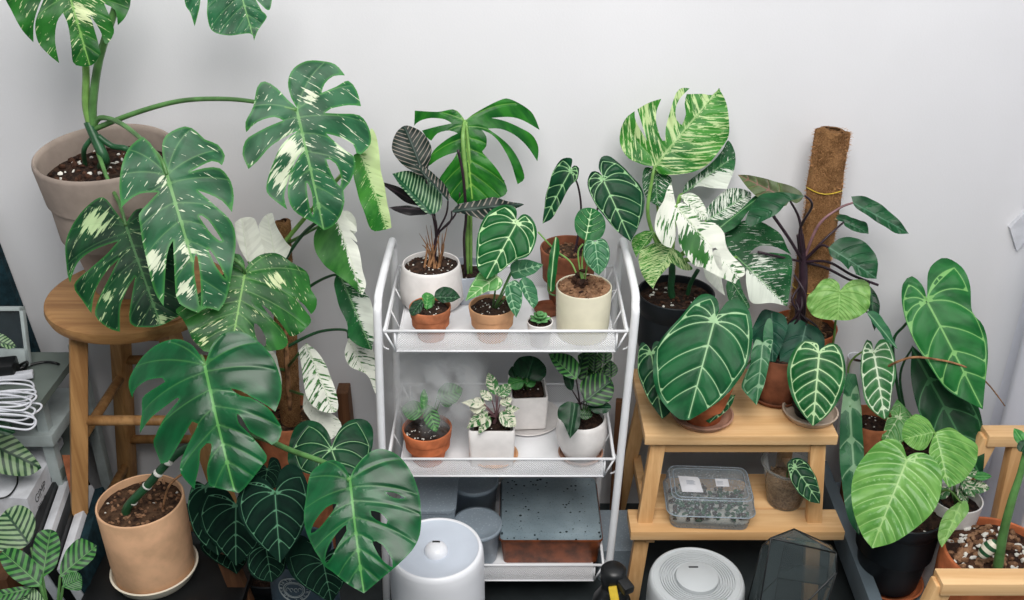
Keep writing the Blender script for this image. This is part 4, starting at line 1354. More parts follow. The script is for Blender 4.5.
# --- peach cylinder pot with the glossy green monstera
pl = potted('potted_monstera', 'glossy green monstera in a peach cylinder pot on the low bench', 140, 500, 85, -.50, .245 + .008, 'cylinder', M['terracotta_peach'], SOILB, 90, 6, .08, wall=.055)
cpt = PL[pl.name]
saucer(cpt[0].x, cpt[0].y, None, cpt[1] * 1.04, .240, M['white_saucer'], 'cream saucer under the peach cylinder pot', .028)
bm = bmesh.new()
stem = [base(pl, -.25, -.25, -.02), PY(127, 508, -.53), PY(147, 486, -.53), PY(168, 462, -.52), PY(186, 448, -.51), PY(212, 438, -.50)]
add_tube(bm, stem, lambda t: .0095 - .002 * t, 12)
bm_obj('stem', bm, M['petiole_dark'], pl, smooth=True)
bm = bmesh.new()
for q in ((133, 501.5), (147, 486), (158, 473.5), (168, 462)):
    p = PY(q[0], q[1], -.53)
    add_tube(bm, [p - Vector((.0012, 0, .0014)), p + Vector((.0012, 0, .0014))], .0098, 12, spline=False)
bm_obj('node_ring', bm, M['perlite'], pl, smooth=True)
bm = bmesh.new(); add_tube(bm, [base(pl, .45, -.1, -.02), PY(168, 488, -.52), PY(182, 474, -.50)], .0025, 6)
bm_obj('aerial_root', bm, M['tan_stem'], pl, smooth=True)
leaf(pl, '283,150* 300,90 340,45 400,35 450,60 490,100 515,140 530,200 532,260 515,303* 490,285 450,262 420,250* 490,290 520,330 532,360 520,400 500,412* 470,390 430,370 405,325 392,312* 395,342 430,380 485,450 470,480 440,515 410,550 385,572* 330,560 285,548* 282,500 300,440 300,410 285,408* 265,430 260,480 242,530 235,560* 195,510 200,460 225,400 258,345 240,338* 215,370 180,420 150,470 125,475* 97,410 110,380 150,320 195,262 188,256* 160,275 100,320 57,372* 60,310 62,255 110,225 150,205 140,193* 90,200 45,225 27,252* 22,200 50,130 110,80 180,60 230,75 262,110',
     (283, 152), (372, 568), -.56, M['monstera'], 'mon', tilt=(-.25, .3), cup=.14, droop=.12, wave=.016, fr=(120, 320, 3.335), res=34,
     holes=['368,228 400,234 434,254 400,250'],
     pet=[(200, 358, -.52), (205, 400, -.49), (212, 436, -.50)], petr=.0055, petmat=M['petiole'])
leaf(pl, '510,235* 525,200 560,160 600,143 650,160 690,210 712,270 720,330 718,370 710,410 690,450 650,490 600,530 545,575* 500,550 450,510 428,495 415,470 400,448 375,395 370,340 375,280 390,220 420,190 455,178 490,195',
     (510, 240), (545, 575), -.735, M['monstera'], 'mon', tilt=(-.2, .35), cup=.14, droop=.14, wave=.012, fr=(180, 400, 3), res=34,
     holes=['470,312 440,322 400,368 388,396 415,382 450,345', '497,374 470,397 442,440 432,486 452,470 474,430 498,390', '572,332 600,338 622,360 618,370 590,360 574,345', '575,422 605,432 634,478 634,498 602,475', '615,275 640,274 672,290 640,290'],
     pet=[(330, 465, -.66), (290, 450, -.60), (255, 436, -.54), (225, 438, -.51), (210, 440, -.50)], petr=.0055, petmat=M['petiole'], label='leaf drooping in front of the white humidifier')

# --- velvet anthurium on the floor
FRF = (180, 400, 3)
pl = potted('potted_anthurium', 'dark velvet anthurium with pale veins below the green monstera', 272, 560, 80, -.42, 0, 'nursery', M['black_pot'], SOILM, 20, 0, .1)
leaf(pl, '455,140* 448,105 420,68 380,57 345,75 328,120 322,165 330,195 370,215 420,235 470,275 510,300* 540,250 560,190 578,130 577,75 550,53 510,58 478,88 460,125', (455, 150), (510, 300), -.50, M['anth_mid'], 'anth', tilt=(0, .5), cup=.10, fr=FRF,
     pet=[(325, 470, -.44), (290, 530, -.42), base(pl)], petmat=M['petiole_dark'])
leaf(pl, '285,274* 262,242 215,223 185,250 172,300 180,350 215,410 260,450 300,487* 335,440 368,390 385,330 385,260 362,207 330,190 302,210 290,250', (285, 280), (300, 487), -.68, M['anth_dark'], 'anth', tilt=(0, .3), cup=.12, fr=FRF,
     pet=[(273, 500, -.50), base(pl)], petmat=M['petiole_dark'])
leaf(pl, '168,312* 140,270 100,262 65,285 52,330 60,380 100,430 165,495* 200,470 235,430 250,380 240,320 212,275 188,265 172,290', (168, 320), (165, 495), -.54, M['anth_dark'], 'anth', tilt=(-.2, .3), cup=.12, fr=FRF,
     pet=[(245, 520, -.48), base(pl)], petmat=M['petiole_dark'])
leaf(pl, '75,255* 45,245 25,290 28,360 55,420 110,465* 150,420 160,350 140,290 105,255 85,245', (75, 262), (110, 465), -.50, M['anth_dark'], 'anth', tilt=(-.3, .3), fr=FRF, pet=[(240, 530, -.46), base(pl)], petmat=M['petiole_dark'])
leaf(pl, '430,480* 400,430 360,403 325,430 318,480 340,530 390,570 455,608* 480,570 500,530 500,480 470,445 440,462', (430, 490), (455, 606), -.695, M['anth_dark'], 'anth', tilt=(.1, .3), cup=.1, fr=FRF, pet=[(300, 540, -.5), base(pl)], petmat=M['petiole_dark'])
leaf(pl, '262,205* 235,178 215,200 218,240 250,262 285,262 305,225 296,180 272,172', (262, 210), (250, 270), -.47, M['anth_dark'], 'anth', tilt=(0, .5), fr=FRF, pet=[(268, 500, -.44), base(pl)], petmat=M['petiole_dark'])
leaf(pl, '258,438* 225,440 200,480 220,530 275,545* 310,515 318,470 295,440 268,430', (258, 444), (275, 545), -.665, M['anth_dark'], 'anth', tilt=(0, .4), fr=FRF, pet=[(270, 540, -.48), base(pl)], petmat=M['petiole_dark'])
leaf(pl, '120,400* 80,400 60,440 100,480 170,520* 200,480 190,430 150,398', (125, 405), (170, 520), -.50, M['anth_dark'], 'anth', tilt=(0, .4), fr=FRF, pet=[(255, 540, -.46), base(pl)], petmat=M['petiole_dark'])

# --- printed jar
c, r = pot_geom(300, 548, 66, -.585)
jr = empty('ceramic_jar', (c.x, c.y, 0), 'slate blue jar with a round pale emblem under the anthurium', 'jar')
bm = bmesh.new(); add_pot(bm, c, r, 0, 'drum', .06); bm_obj('body', bm, M['blue_jar'], jr, smooth=True)
bm = bmesh.new()
def on_jar(u, v, off=.0012):
    a = -math.pi / 2 - .05 + u / r
    return Vector((c.x + math.cos(a) * (r * 1.055 + off), c.y + math.sin(a) * (r * 1.055 + off), c.z - .045 + v))
for rad, th in ((.030, .0012), (.020, .001), (.017, .0006)):
    add_tube(bm, [on_jar(rad * math.cos(t * .2618), rad * math.sin(t * .2618)) for t in range(24)], th, 5, 1, closed=True, spline=False)
for t in range(18):
    if t in (4, 13): continue
    a = t * math.tau / 18
    q = [on_jar(k * math.cos(a + s), k * math.sin(a + s)) for k, s in ((.0225, -.07), (.0275, -.04), (.0275, .06), (.0225, .07))]
    add_tube(bm, q[:3 + t % 2], .0007, 5, spline=False)
for i, x in enumerate((-.011, -.004, .004, .011)):
    add_tube(bm, [on_jar(x + .003 * math.cos(k * .785), .005 * math.sin(k * .785)) for k in range(6 + i % 3)], .0007, 5, spline=False)
bm_obj('emblem', bm, M['emblem'], jr)['label'] = 'pale round printed emblem'

# --- climbing albo monstera by the wall
pl = potted('potted_monstera', 'white marbled monstera climbing a coir pole at the wall', 290, 413, 66, -.20, 0, 'cylinder', M['terracotta'], SOILB, 40, 4, .06)
cp, rp = PL[pl.name]
def pole(bm, a, b, r, seed=1, seg=40, rows=60, ragged=True):
    R = frame_from(a, b); L_ = (b - a).length
    rings = []
    for j in range(rows + 1):
        t = j / rows
        ring = []
        for k in range(seg):
            an = 2 * math.pi * k / seg
            nn = mnoise.noise(Vector((math.cos(an) * 1.5 + seed, math.sin(an) * 1.5, t * 9))) * .10 + mnoise.noise(Vector((math.cos(an) * 7, math.sin(an) * 7 + seed, t * 60))) * .07
            rr = r * (1 + nn)
            zz = t * L_ + (mnoise.noise(Vector((math.cos(an) * .8, math.sin(an) * .8, seed * 3))) * r * .6) * t ** 6
            ring.append(bm.verts.new(a + R @ Vector((rr * math.cos(an), rr * math.sin(an), zz))))
        rings.append(ring)
    for A, B in zip(rings, rings[1:]):
        for k in range(seg):
            f = bm.faces.new((A[k], A[(k + 1) % seg], B[(k + 1) % seg], B[k])); f.smooth = True
    # rolled inside at the top
    top = rings[-1]
    inner = [bm.verts.new(a + R @ Vector((r * .72 * math.cos(2 * math.pi * k / seg), r * .72 * math.sin(2 * math.pi * k / seg), (R.transposed() @ (rings[-1][k].co - a)).z + .001))) for k in range(seg)]
    deep = [bm.verts.new(a + R @ Vector((r * .55 * math.cos(2 * math.pi * k / seg), r * .55 * math.sin(2 * math.pi * k / seg), L_ - .10))) for k in range(seg)]
    for A, B in ((top, inner), (inner, deep)):
        for k in range(seg):
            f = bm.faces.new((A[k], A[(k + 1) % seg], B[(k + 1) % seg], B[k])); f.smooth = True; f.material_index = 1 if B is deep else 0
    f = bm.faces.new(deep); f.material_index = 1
    prev = None          # curled inner edge of the mat
    for k in range(34):
        t = k / 33; an = t * 8.2 + .4; rr = r * (.66 - .42 * t)
        q = [bm.verts.new(a + R @ Vector((rr * math.cos(an), rr * math.sin(an), L_ + h_))) for h_ in (-.09, .002)] + [bm.verts.new(a + R @ Vector(((rr - r * .1) * math.cos(an), (rr - r * .1) * math.sin(an), L_ + .002)))]
        if prev:
            for u_, v_ in ((0, 1), (1, 2)):
                bm.faces.new((prev[u_], q[u_], q[v_], prev[v_])).smooth = True
        prev = q
    return R, L_
def fibres(bm, a, b, r, n, ln=.008):
    R = frame_from(a, b); L_ = (b - a).length
    for _ in range(n):
        an = random.random() * 6.283; z = random.random() * L_
        o = a + R @ Vector((math.cos(an) * r * 1.0, math.sin(an) * r * 1.0, z))
        d = R @ Vector((math.cos(an) * .7 + random.uniform(-.6, .6), math.sin(an) * .7 + random.uniform(-.6, .6), random.uniform(-.8, .8)))
        s_ = d.orthogonal().normalized() * .0006
        e = o + d * ln * random.random()
        bm.faces.new([bm.verts.new(p) for p in (o - s_, o + s_, e)])
bm = bmesh.new()
pa, pb = Vector((cp.x, cp.y, cp.z - .03)), PY(279, 222, -.13)
pole(bm, pa, pb, .024, 3); bm_obj('coir_pole', bm, [M['coir'], M['coir_in']], pl, smooth=True)
bm = bmesh.new(); fibres(bm, pa, pb, .024, 500); bm_obj('loose_fibre', bm, M['coir_fibre'], pl)
def onpole(t, off=-.02): 
    p = pa.lerp(pb, t); return Vector((p.x + .004, p.y + off, p.z))
FH = (150, 190, 3.75)
leaf(pl, '640,125* 615,170 625,230 655,280 700,312 750,352 803,392* 815,350 798,290 785,225 780,208 750,178* 778,196 770,175 745,150* 776,156 765,130 735,100 722,70 700,95 670,112', (700, 110), (803, 392), -.26, M['albo_white'], 'mid', tilt=(.3, .2), half=-.22, vb=-.01, fr=FH, cup=.12,
     blobs=[(780, 250, 40, .3), (760, 150, 30, .3), (650, 200, 40, -.02)],
     pet=[(334, 212, -.25), (305, 232, -.2), onpole(.82)], petr=.0035, petmat=M['petiole_dark'], label='half white leaf hanging by the trolley post')
leaf(pl, '705,308* 690,350 705,420 740,500 750,550 790,585 838,598* 848,540 845,480 832,420 810,390 765,348', (712, 318), (836, 596), -.25, M['albo_dark'], 'mid', tilt=(.3, .2), half=-.1, vb=-.01, fr=FH,
     blobs=[(825, 460, 38, .45), (840, 520, 20, .3)], pet=[(330, 276, -.24), (312, 285, -.2), onpole(.62)], petr=.003, petmat=M['petiole_dark'])
leaf(pl, '285,330* 275,370 290,400 330,420 352,465* 357,420 352,385 340,355 318,342', (284, 332), (352, 465), -.24, M['albo_white'], 'mid', tilt=(.2, .2), vb=.05, fr=(230, 200, 2.4),
     pet=[(345, 330, -.23), (318, 332, -.2), onpole(.42)], petr=.003, petmat=M['petiole_dark'])
leaf(pl, '315,120* 345,98 385,100 405,140 420,200 430,235 400,262 368,272* 340,225 322,170', (368, 270), (340, 100), -.24, M['albo_white'], 'mid', vb=.4, fr=FH, tilt=(-.2, .4), pet=[onpole(.70)], label='nearly all white leaf')
leaf(pl, '408,130* 430,95 460,80 470,120 500,180 530,213* 510,255 480,262 440,255 420,200', (470, 262), (440, 88), -.22, M['albo_white'], 'mid', vb=.4, fr=FH, tilt=(.2, .4), pet=[onpole(.74)], label='nearly all white leaf')
leaf(pl, '165,360* 183,344* 215,370 245,430 262,490 250,508 215,502 185,470 175,420', (184, 346), (252, 508), -.29, M['albo_white'], 'mid', vb=.02, fr=(230, 200, 2.4), tilt=(.2, .4), cup=.3, pet=[onpole(.32)])
leaf(pl, '178,460* 176,500 195,530 225,560 245,572* 268,550 262,525 240,510 205,500', (185, 470), (245, 570), -.30, M['albo_white'], 'mid', vb=.12, fr=(230, 200, 2.4), tilt=(.2, .4), pet=[onpole(.2)])
leaf(pl, '0,390* 95,358 118,400 124,440 112,450 90,420', (5, 380), (118, 448), -.27, M['albo_white'], 'mid', vb=.15, fr=(230, 200, 2.4), tilt=(0, .4), pet=[onpole(.3)])
leaf(pl, '395,350* 415,340 440,332 452,262 476,298 484,380 500,460 528,590* 500,598 460,596 425,520 397,430', (420, 345), (512, 596), -.24, M['albo'], 'mid', half=-.12, vb=.0, fr=A_FR, tilt=(.3, .2),
     blobs=[(470, 330, 40, .5), (490, 430, 30, .5), (520, 530, 25, .5), (540, 600, 20, .5)], pet=[(372, 160, -.22), (345, 172, -.18), (310, 212, -.16), onpole(.9)], petr=.004, petmat=M['petiole_lime'], label='half cream leaf next to the wall')
leaf(pl, '350,545* 375,535 400,560 405,600 385,620 355,600', (352, 548), (395, 618), -.22, M['albo_white'], 'mid', vb=.4, fr=A_FR, pet=[onpole(.9)])
bm = bmesh.new()
add_tube(bm, [onpole(.1), onpole(.3, -.026), onpole(.5), onpole(.7, -.026), onpole(.95)], .006, 8)
bm_obj('stem', bm, M['tan_stem'], pl, smooth=True)

# --- striped calathea out of the shelf corner
pl = potted('potted_calathea', 'cream striped calathea leaning in over the carton', -52, 455, 80, -.30, .366, 'tapered', M['black_pot'], SOILM, 10, 0)
Z35 = (0, 430, 3.53)
leaf(pl, '-40,-20* 20,0 80,50 135,110 146,130* 110,155 50,160 0,150 -40,120', (-60, 40), (146, 130), -.36, M['stripe_cream'], 'mid', fr=Z35, tilt=(0, .4), pet=[base(pl)])
leaf(pl, '-60,215* 0,213 40,235 66,265* 30,275 0,262 -60,255', (-60, 235), (66, 265), -.30, M['stripe_cream'], 'mid', fr=(0, 280, 4), tilt=(0, .4), pet=[base(pl)])
leaf(pl, '-60,540* 0,545 40,570 62,608* 30,620 -10,612 -60,600', (-60, 570), (62, 608), -.42, M['navy'] if 0 else M['deep'], 'mid', fr=(0, 280, 4), tilt=(0, .4), pet=[base(pl)])
bm = bmesh.new()
add_tube(bm, [PZ(17, 472, .368), PZ(17, 484, .371), PZ(8, 496, .372), PZ(-8, 500, .372)], .002, 6)
props(bm_obj('cord', bm, M['black'], smooth=True), 'thin black cord curving across the white carton', 'cord')

# --- zebra calathea in the lower corner
pl = potted('potted_calathea', 'green zebra calathea in the lower corner before the carton', 52, 640, 84, -.66, 0, 'nursery', M['black_pot'], SOILM, 10, 0)
def zl(p, J, T, m='zebra', Y=-.66, **k):
    leaf(pl, p, J, T, Y, M[m], 'mid', fr=Z35, tilt=(0, .3), pet=[base(pl)], petmat=M['petiole'], res=20, **k)
zl('-20,330* 20,280 70,262 110,285 125,330 110,390 70,420 0,425 -30,400', (110, 415), (10, 275), 'stripe_cream', -.62)
zl('150,522* 118,470 117,410 130,365 160,348 195,355 212,395 208,445 190,490', (150, 520), (178, 350), 'zebra', -.68)
zl('147,552* 95,552 35,515 2,465 0,430 40,412 85,430 125,468 146,510', (145, 550), (5, 425), 'zebra', -.72)
zl('212,518* 215,470 240,415 285,380 342,405* 332,450 290,488 240,515', (212, 515), (342, 405), 'zebra', -.66)
zl('222,555* 222,520 255,500 285,510 287,560 255,565', (222, 552), (285, 520), 'zebra', -.68)
zl('55,610* 75,570 115,555 150,590 160,640 100,650', (150, 630), (70, 575), 'stripe_cream', -.74)
zl('-30,570* 30,558 100,552 110,570 60,600 0,620', (105, 560), (-30, 590), 'zebra', -.72)
# ================================================================== TROLLEY, TOP TIER
T1z = TIERS[0][0] + .001
FC = (370, 90, 4.283)
pl = potted('potted_calathea', 'dark pinstripe calathea in a rounded white pot on the top tier', 431, 263, 58, -.165, T1z, 'belly', M['white_pot'], [M['soil'], M['bark_dark'], M['perlite']], 40, 40, .10, size=.0035)
top = [PY(430, 232, -.17), PY(437, 228, -.165), PY(444, 226, -.17)]
bm = bmesh.new()
random.seed(5)
for k in range(16):
    b0 = base(pl, random.uniform(-.3, .35), random.uniform(-.3, .3), -.01)
    add_tube(bm, [b0, b0.lerp(PY(423 + k * 1.6, 236, -.17), .6), PY(420 + k * 1.8 + random.uniform(-3, 3), random.uniform(222, 246), -.17)], lambda t: .0032 * (1.1 - t), 6, 4)
bm_obj('dry_stem', bm, M['tan_stem'], pl, smooth=True)['label'] = 'dry brown leaf sheaths'
b0 = base(pl, .1)
def cl(p, J, T, m, Y, ct, **k):
    leaf(pl, p, J, T, Y, M[m], 'mid', fr=FC, pet=[ct, (436, 238, -.17), b0], petr=.0022, petmat=M['petiole_purple'], **k)
cl('240,385* 185,350 130,310 100,265 97,225 115,180 150,150 185,155 225,180 262,235 260,285 248,340', (240, 385), (150, 152), 'ornata', -.20, (433, 205, -.18), tilt=(.2, .1), cup=.05)
cl('262,535* 225,515 175,460 130,410 92,352* 165,342 215,362 265,390 305,440 308,490 290,520', (265, 532), (92, 352), 'ornata_green', -.24, (436, 222, -.2), tilt=(-.1, .3), cup=.2)
cl('335,478* 300,440 255,390 215,340 188,305* 240,330 290,370 330,420 342,450', (334, 476), (190, 307), 'ornata', -.25, (446, 215, -.2), tilt=(.4, .3), label='narrow leaf edged in plum')
cl('262,516* 220,500 150,480 90,435 20,386* 75,400 130,418 185,450 235,490', (262, 514), (20, 386), 'ornata_under', -.21, (434, 222, -.2), tilt=(-.4, .1))
cl('265,518* 230,535 150,532 80,498* 140,492 200,500', (265, 516), (80, 498), 'ornata_under', -.23, (434, 222, -.2), tilt=(0, .6))
cl('348,522* 375,492 440,478 520,458 590,470 662,480* 630,500 560,530 490,555 440,540 390,530', (350, 520), (662, 480), 'ornata', -.22, (450, 222, -.18), tilt=(0, .5))
cl('380,440* 420,350 450,342 520,350 578,384* 550,410 500,416 440,402 410,410', (385, 440), (576, 384), 'ornata', -.17, (455, 215, -.17), tilt=(0, .4))

# --- monstera at the back of the top tier
pl = potted('potted_monstera', 'bright green monstera in a cloudy glass pot behind the calathea', 466, 268, 50, -.125, T1z, 'cylinder', M['glass_pot'], SOILM, 10, 4, .25)
leaf(pl, '405,128* 385,100 355,82 290,92 190,85* 187,150* 210,130 260,118 320,125 350,143* 290,155 222,172* 240,200 262,216* 290,185 340,174 376,186* 330,210 270,260 240,330* 258,320 285,300 330,278 374,266* 355,300 320,345 295,390 330,440 375,488* 450,475 520,472 582,447 585,410 545,340 485,270 480,262* 498,240 498,200 478,170* 520,190 560,230 600,300 635,402* 665,375 645,310 610,250 565,208 505,165* 560,165 620,190 680,240 722,302* 728,240 700,190 650,160 580,130 520,118* 600,112 660,125 732,165* 712,110 680,75 600,35 560,40 500,70 440,105 414,126',
     (406, 132), (440, 485), -.12, M['monstera_light'], 'mon', tilt=(0, .1), cup=.16, droop=.1, fr=FC, res=30,
     pet=[(463, 140, -.155), (466, 180, -.165), (468, 225, -.14), base(pl, 0, 0, -.02)], petr=.005, petmat=M['petiole_lime'])
bm = bmesh.new(); add_tube(bm, [base(pl, .2), PY(471, 215, -.15), PY(470, 165, -.15), PY(466, 122, -.13)], .003, 8)
bm_obj('stem', bm, M['petiole_lime'], pl, smooth=True)
bm = bmesh.new(); add_tube(bm, [base(pl, 0, -.2), PY(464, 240, -.15), PY(466, 215, -.17), PY(463, 175, -.18), PY(458, 150, -.18)], .003, 8)
bm_obj('furled_leaf', bm, M['petiole_purple'], pl, smooth=True)

# --- little terracotta pot with seedlings
pl = potted('potted_seedling', 'green seedling in the worn terracotta pot before the white pot', 430, 306, 42, -.315, T1z, 'rimmed', M['terracotta'], SOILM, 20, 16, .12, size=.003)
FT = (370, 220, 4.286)
for p, J, T, m in (('275,330* 285,300 325,284 365,300 388,330* 350,350 305,352', (276, 332), (386, 330), 'deep'), ('232,350* 222,325 240,308 270,320 278,345 262,375 235,378', (240, 378), (250, 312), 'fresh'),
                   ('222,338* 185,350 168,385 180,408 215,395 228,365', (224, 345), (180, 405), 'deep')):
    leaf(pl, p, J, T, -.33, M[m], 'plain', fr=FT, tilt=(0, .5), pet=[base(pl)], petr=.0015, res=16)

# --- pale terracotta pot with pale veined anthurium
pl = potted('potted_anthurium', 'young anthurium in a pale terracotta pot, centre of the top tier', 492, 305, 47, -.315, T1z, 'rimmed', M['terracotta_pale'], SOILM, 24, 24, .12, size=.003)
FM = (370, 80, 2.222)
leaf(pl, '325,312* 325,288 305,277 270,287 245,322 236,370 238,415 258,442* 290,425 320,402 352,390 368,360 370,330 357,304 340,298', (325, 320), (258, 442), -.34, M['cryst'], 'anth', fr=FM, tilt=(0, .2), cup=.12, pet=[(520, 250, -.31), (505, 285, -.31), base(pl)], petr=.002, res=26, label='largest heart leaf of the plant')
leaf(pl, '545,238* 550,215 520,200 475,218 435,270 406,342* 445,330 500,308 555,295 568,262', (545, 242), (406, 342), -.37, M['pale_leaf'], 'anth', fr=FT, tilt=(-.2, .5), pet=[base(pl)], petr=.002, res=20)
FN = (500, 150, 2.857)
leaf(pl, '30,350* 32,325 60,312 95,315 125,325* 100,350 65,365 40,368', (35, 350), (125, 325), -.33, M['anth_soft'], 'plain', fr=FN, tilt=(.2, .6), pet=[base(pl)], petr=.0015, res=16)
leaf(pl, '20,382* 45,372 62,395 62,440 46,478* 25,445 14,405', (25, 385), (46, 478), -.37, M['anth_soft'], 'anth', fr=FN, tilt=(0, .3), pet=[base(pl)], petr=.0015, res=16)
leaf(pl, '55,375* 72,362 100,385 110,430 97,452* 68,415', (62, 372), (97, 452), -.36, M['anth_soft'], 'plain', fr=FN, tilt=(.3, .4), pet=[base(pl)], petr=.0015, res=16)

# --- tiny pot with rosette
pl = potted('potted_succulent', 'tiny green rosette in a small white pot on the top tier', 540, 321, 27, -.345, T1z, 'tapered', M['white_pot'], SOILM, 10, 4, .1)
bm = bmesh.new()
c, r = PL[pl.name]
for ring, (n, rr, up) in enumerate(((7, .020, .004), (6, .014, .011), (5, .008, .016))):
    for k in range(n):
        a = 2 * math.pi * k / n + ring * .5
        tmp = bmesh.new(); bmesh.ops.create_uvsphere(tmp, u_segments=10, v_segments=7, radius=1)
        tmp.transform(Matrix.Translation((c.x + rr * .62 * math.cos(a), c.y + rr * .62 * math.sin(a), c.z + up)) @ Matrix.Rotation(a, 4, 'Z') @ Matrix.Rotation(-.35 - ring * .35, 4, 'Y') @ Matrix.Diagonal((rr * .55, .0058, .0026, 1)))
        for f in tmp.faces: f.smooth = True
        merge(bm, tmp)
bm_obj('rosette', bm, M['succulent'], pl, smooth=True)

# --- cream pot with bark lump
pl = potted('potted_philodendron', 'bark filled cream cylinder pot with round leaves, top tier corner', 584, 286, 56, -.30, T1z, 'cylinder', M['cream_pot'], [M['bark'], M['bark'], M['bark_dark']], 90, 20, .02, wall=.05, size=.0055)
c, r = PL[pl.name]
bm = bmesh.new()
for k in range(26):
    add_chip(bm, Vector((c.x - .006 + random.gauss(0, .010), c.y + random.gauss(0, .009), c.z + .004 + abs(random.gauss(0, .010)))), .009, 0)
bm_obj('root_lump', bm, M['bark_dark'], pl)
leaf(pl, '252,264* 220,240 213,200 228,170 260,163 290,180 302,215 288,250', (245, 256), (262, 165), -.29, M['fresh'] if 0 else M['cryst'], 'plain', fr=FN, tilt=(0, .3), pet=[(582, 262, -.28), base(pl, 0, 0, .02)], petr=.0018, petmat=M['petiole_lime'], res=20)
leaf(pl, '272,262* 250,255 238,285 245,320 268,345 283,356* 305,330 314,295 305,262 285,252', (272, 266), (283, 355), -.34, M['anth_soft'], 'anth', fr=FN, tilt=(0, .3), pet=[(588, 262, -.31), base(pl, 0, 0, .02)], petr=.0015, petmat=M['petiole_lime'], res=20)
leaf(pl, '160,246* 170,260 168,300 160,350 152,398 140,406* 133,370 138,320 148,275', (160, 250), (140, 404), -.31, M['cryst'], 'mid', fr=FN, tilt=(-.4, .1), cup=.3, pet=[(548, 290, -.29), base(pl, -.6, 0, 0)], petr=.0015, res=20)
bm = bmesh.new()
add_tube(bm, [base(pl, -.1, 0, .01), PY(572, 264, -.27), PY(555, 250, -.26), PY(538, 232, -.26)], .0018, 7)
add_tube(bm, [base(pl, 0, 0, .01), PY(578, 255, -.28), PY(583, 244, -.28)], .0018, 7)
bm_obj('stem', bm, M['petiole_lime'], pl, smooth=True)

# --- brown terracotta pot at the back
pl = potted('potted_anthurium', 'veined anthurium in a dark terracotta pot at the tier back', 569, 247, 58, -.155, T1z, 'rimmed', M['terracotta_dark'], SOILB, 70, 4, .14)
leaf(pl, '202,55* 206,25 175,27 152,60 130,130 118,210* 150,190 185,130 205,98 222,82 226,52 212,44', (200, 62), (118, 210), -.16, M['anth_mid'], 'anth', fr=FN, tilt=(-.3, .1), pet=[(578, 186, -.14), (581, 215, -.14), base(pl, .2)], petr=.0022, petmat=M['petiole_purple'])
leaf(pl, '295,78* 282,50 290,20 315,17 345,42 382,78 412,122 412,170 395,222 375,260* 340,235 295,185 262,135 250,92 262,62 282,64', (296, 88), (375, 258), -.20, M['anth_mid'], 'anth', fr=FN, tilt=(.1, .2), pet=[(600, 200, -.17), (590, 232, -.15), base(pl, .3)], petr=.0022, petmat=M['petiole_purple'], label='large dark heart leaf with pale veins')
saucer(548, 300, -.205, .032, T1z, M['terracotta_dark'], 'small dark saucer between the terracotta pots', .012)

# ================================================================== MIDDLE TIER
T2z = TIERS[1][0] + .001
pl = potted('potted_seedling', 'small fern leaved seedling in a terracotta pot in the mist', 427, 427, 50, -.31, T2z, 'rimmed', M['terracotta_bright'], SOILM, 16, 30, .12, size=.0035)
for J, T, w in (((424, 412), (401, 408), 20), ((437, 398), (463, 388), 22), ((428, 405), (436, 432), 16), ((424, 410), (424, 388), 8), ((440, 402), (455, 400), 12)):
    sleaf(pl, J, T, w, -.32, M['zebra'] if w > 10 else M['fresh'], 'oval', 'plain', pet=[base(pl)], petr=.0015, tilt=(0, .4))
pl = None
def square_pot(name, label, fx0, fx1, ytop, Y, z0, depth, rz=0.0, mat='white_pot'):
    a = PY(fx0, ytop, Y); b = PY(fx1, ytop, Y)
    w = (b.x - a.x); h = a.z - z0
    c = Vector(((a.x + b.x) / 2, Y + depth / 2, a.z))
    e = empty(name, (c.x, c.y, z0), label, 'plant')
    bm = bmesh.new()
    k = .92
    add_rrect_loft(bm, [(w * k, depth * k, .006, 0), (w * .985, depth * .985, .008, h * .6), (w, depth, .008, h - .002), (w - .003, depth - .003, .007, h), (w - .008, depth - .008, .006, h), (w - .01, depth - .01, .006, h - .006), (w - .014, depth - .014, .006, h * .5)], (c.x, c.y, z0), rz, True, closed_ends=(True, True))
    bm_obj('pot', bm, M[mat], e, auto=50)
    s = soil(e, Vector((c.x, c.y, 0)), min(w, depth) / 2 - .007, c.z - .012, SOILM, 24, 8, .0035, .004, sq=rz or 1e-4)
    PL[e.name] = (c, w / 2)
    return e
pl = square_pot('potted_ivy', 'white and pink variegated plant in a white square pot, middle tier', 468, 515, 432, -.345, T2z, .095)
for J, T, w, sh in (((486, 408), (468, 402), 17, 'oval'), ((488, 412), (466, 428), 14, 'lance'), ((500, 412), (516, 426), 16, 'oval'), ((496, 395), (488, 372), 12, 'oval'), ((498, 396), (511, 384), 13, 'oval'),
                    ((484, 404), (462, 402), 10, 'lance'), ((500, 404), (512, 398), 10, 'oval'), ((492, 400), (480, 390), 9, 'oval'), ((505, 410), (520, 408), 9, 'lance'), ((490, 416), (478, 434), 11, 'lance')):
    sleaf(pl, J, T, w, -.33, M['varieg_small'], sh, 'mid', pet=[(496, 418, -.31), base(pl, 0, 0, 0)], petr=.0015, petmat=M['petiole_pink'], tilt=(random.uniform(-.3, .3), .4), vb=random.uniform(-.05, .1))
saucer(494, 464, -.30, .055, T2z - .0005, M['terracotta_pale'], 'pale terracotta saucer edge beside the square pot', .006)
pl = square_pot('potted_peperomia', 'round leaved plant in the tall white planter behind, middle tier', 509, 547, 399, -.215, T2z + .009, .115, rz=math.radians(4))
for J, T, w, m, sh in (((527, 378), (534, 356), 34, 'deep', 'round'), ((522, 380), (508, 384), 16, 'fresh', 'round'), ((526, 384), (534, 376), 14, 'fresh', 'round'), ((516, 378), (512, 366), 12, 'deep', 'oval')):
    sleaf(pl, J, T, w, -.19 - (.04 if w > 30 else .02), M[m], sh, 'mid', pet=[base(pl, 0, .2)], petr=.0018, tilt=(0, .3))
c, r = PL[pl.name]
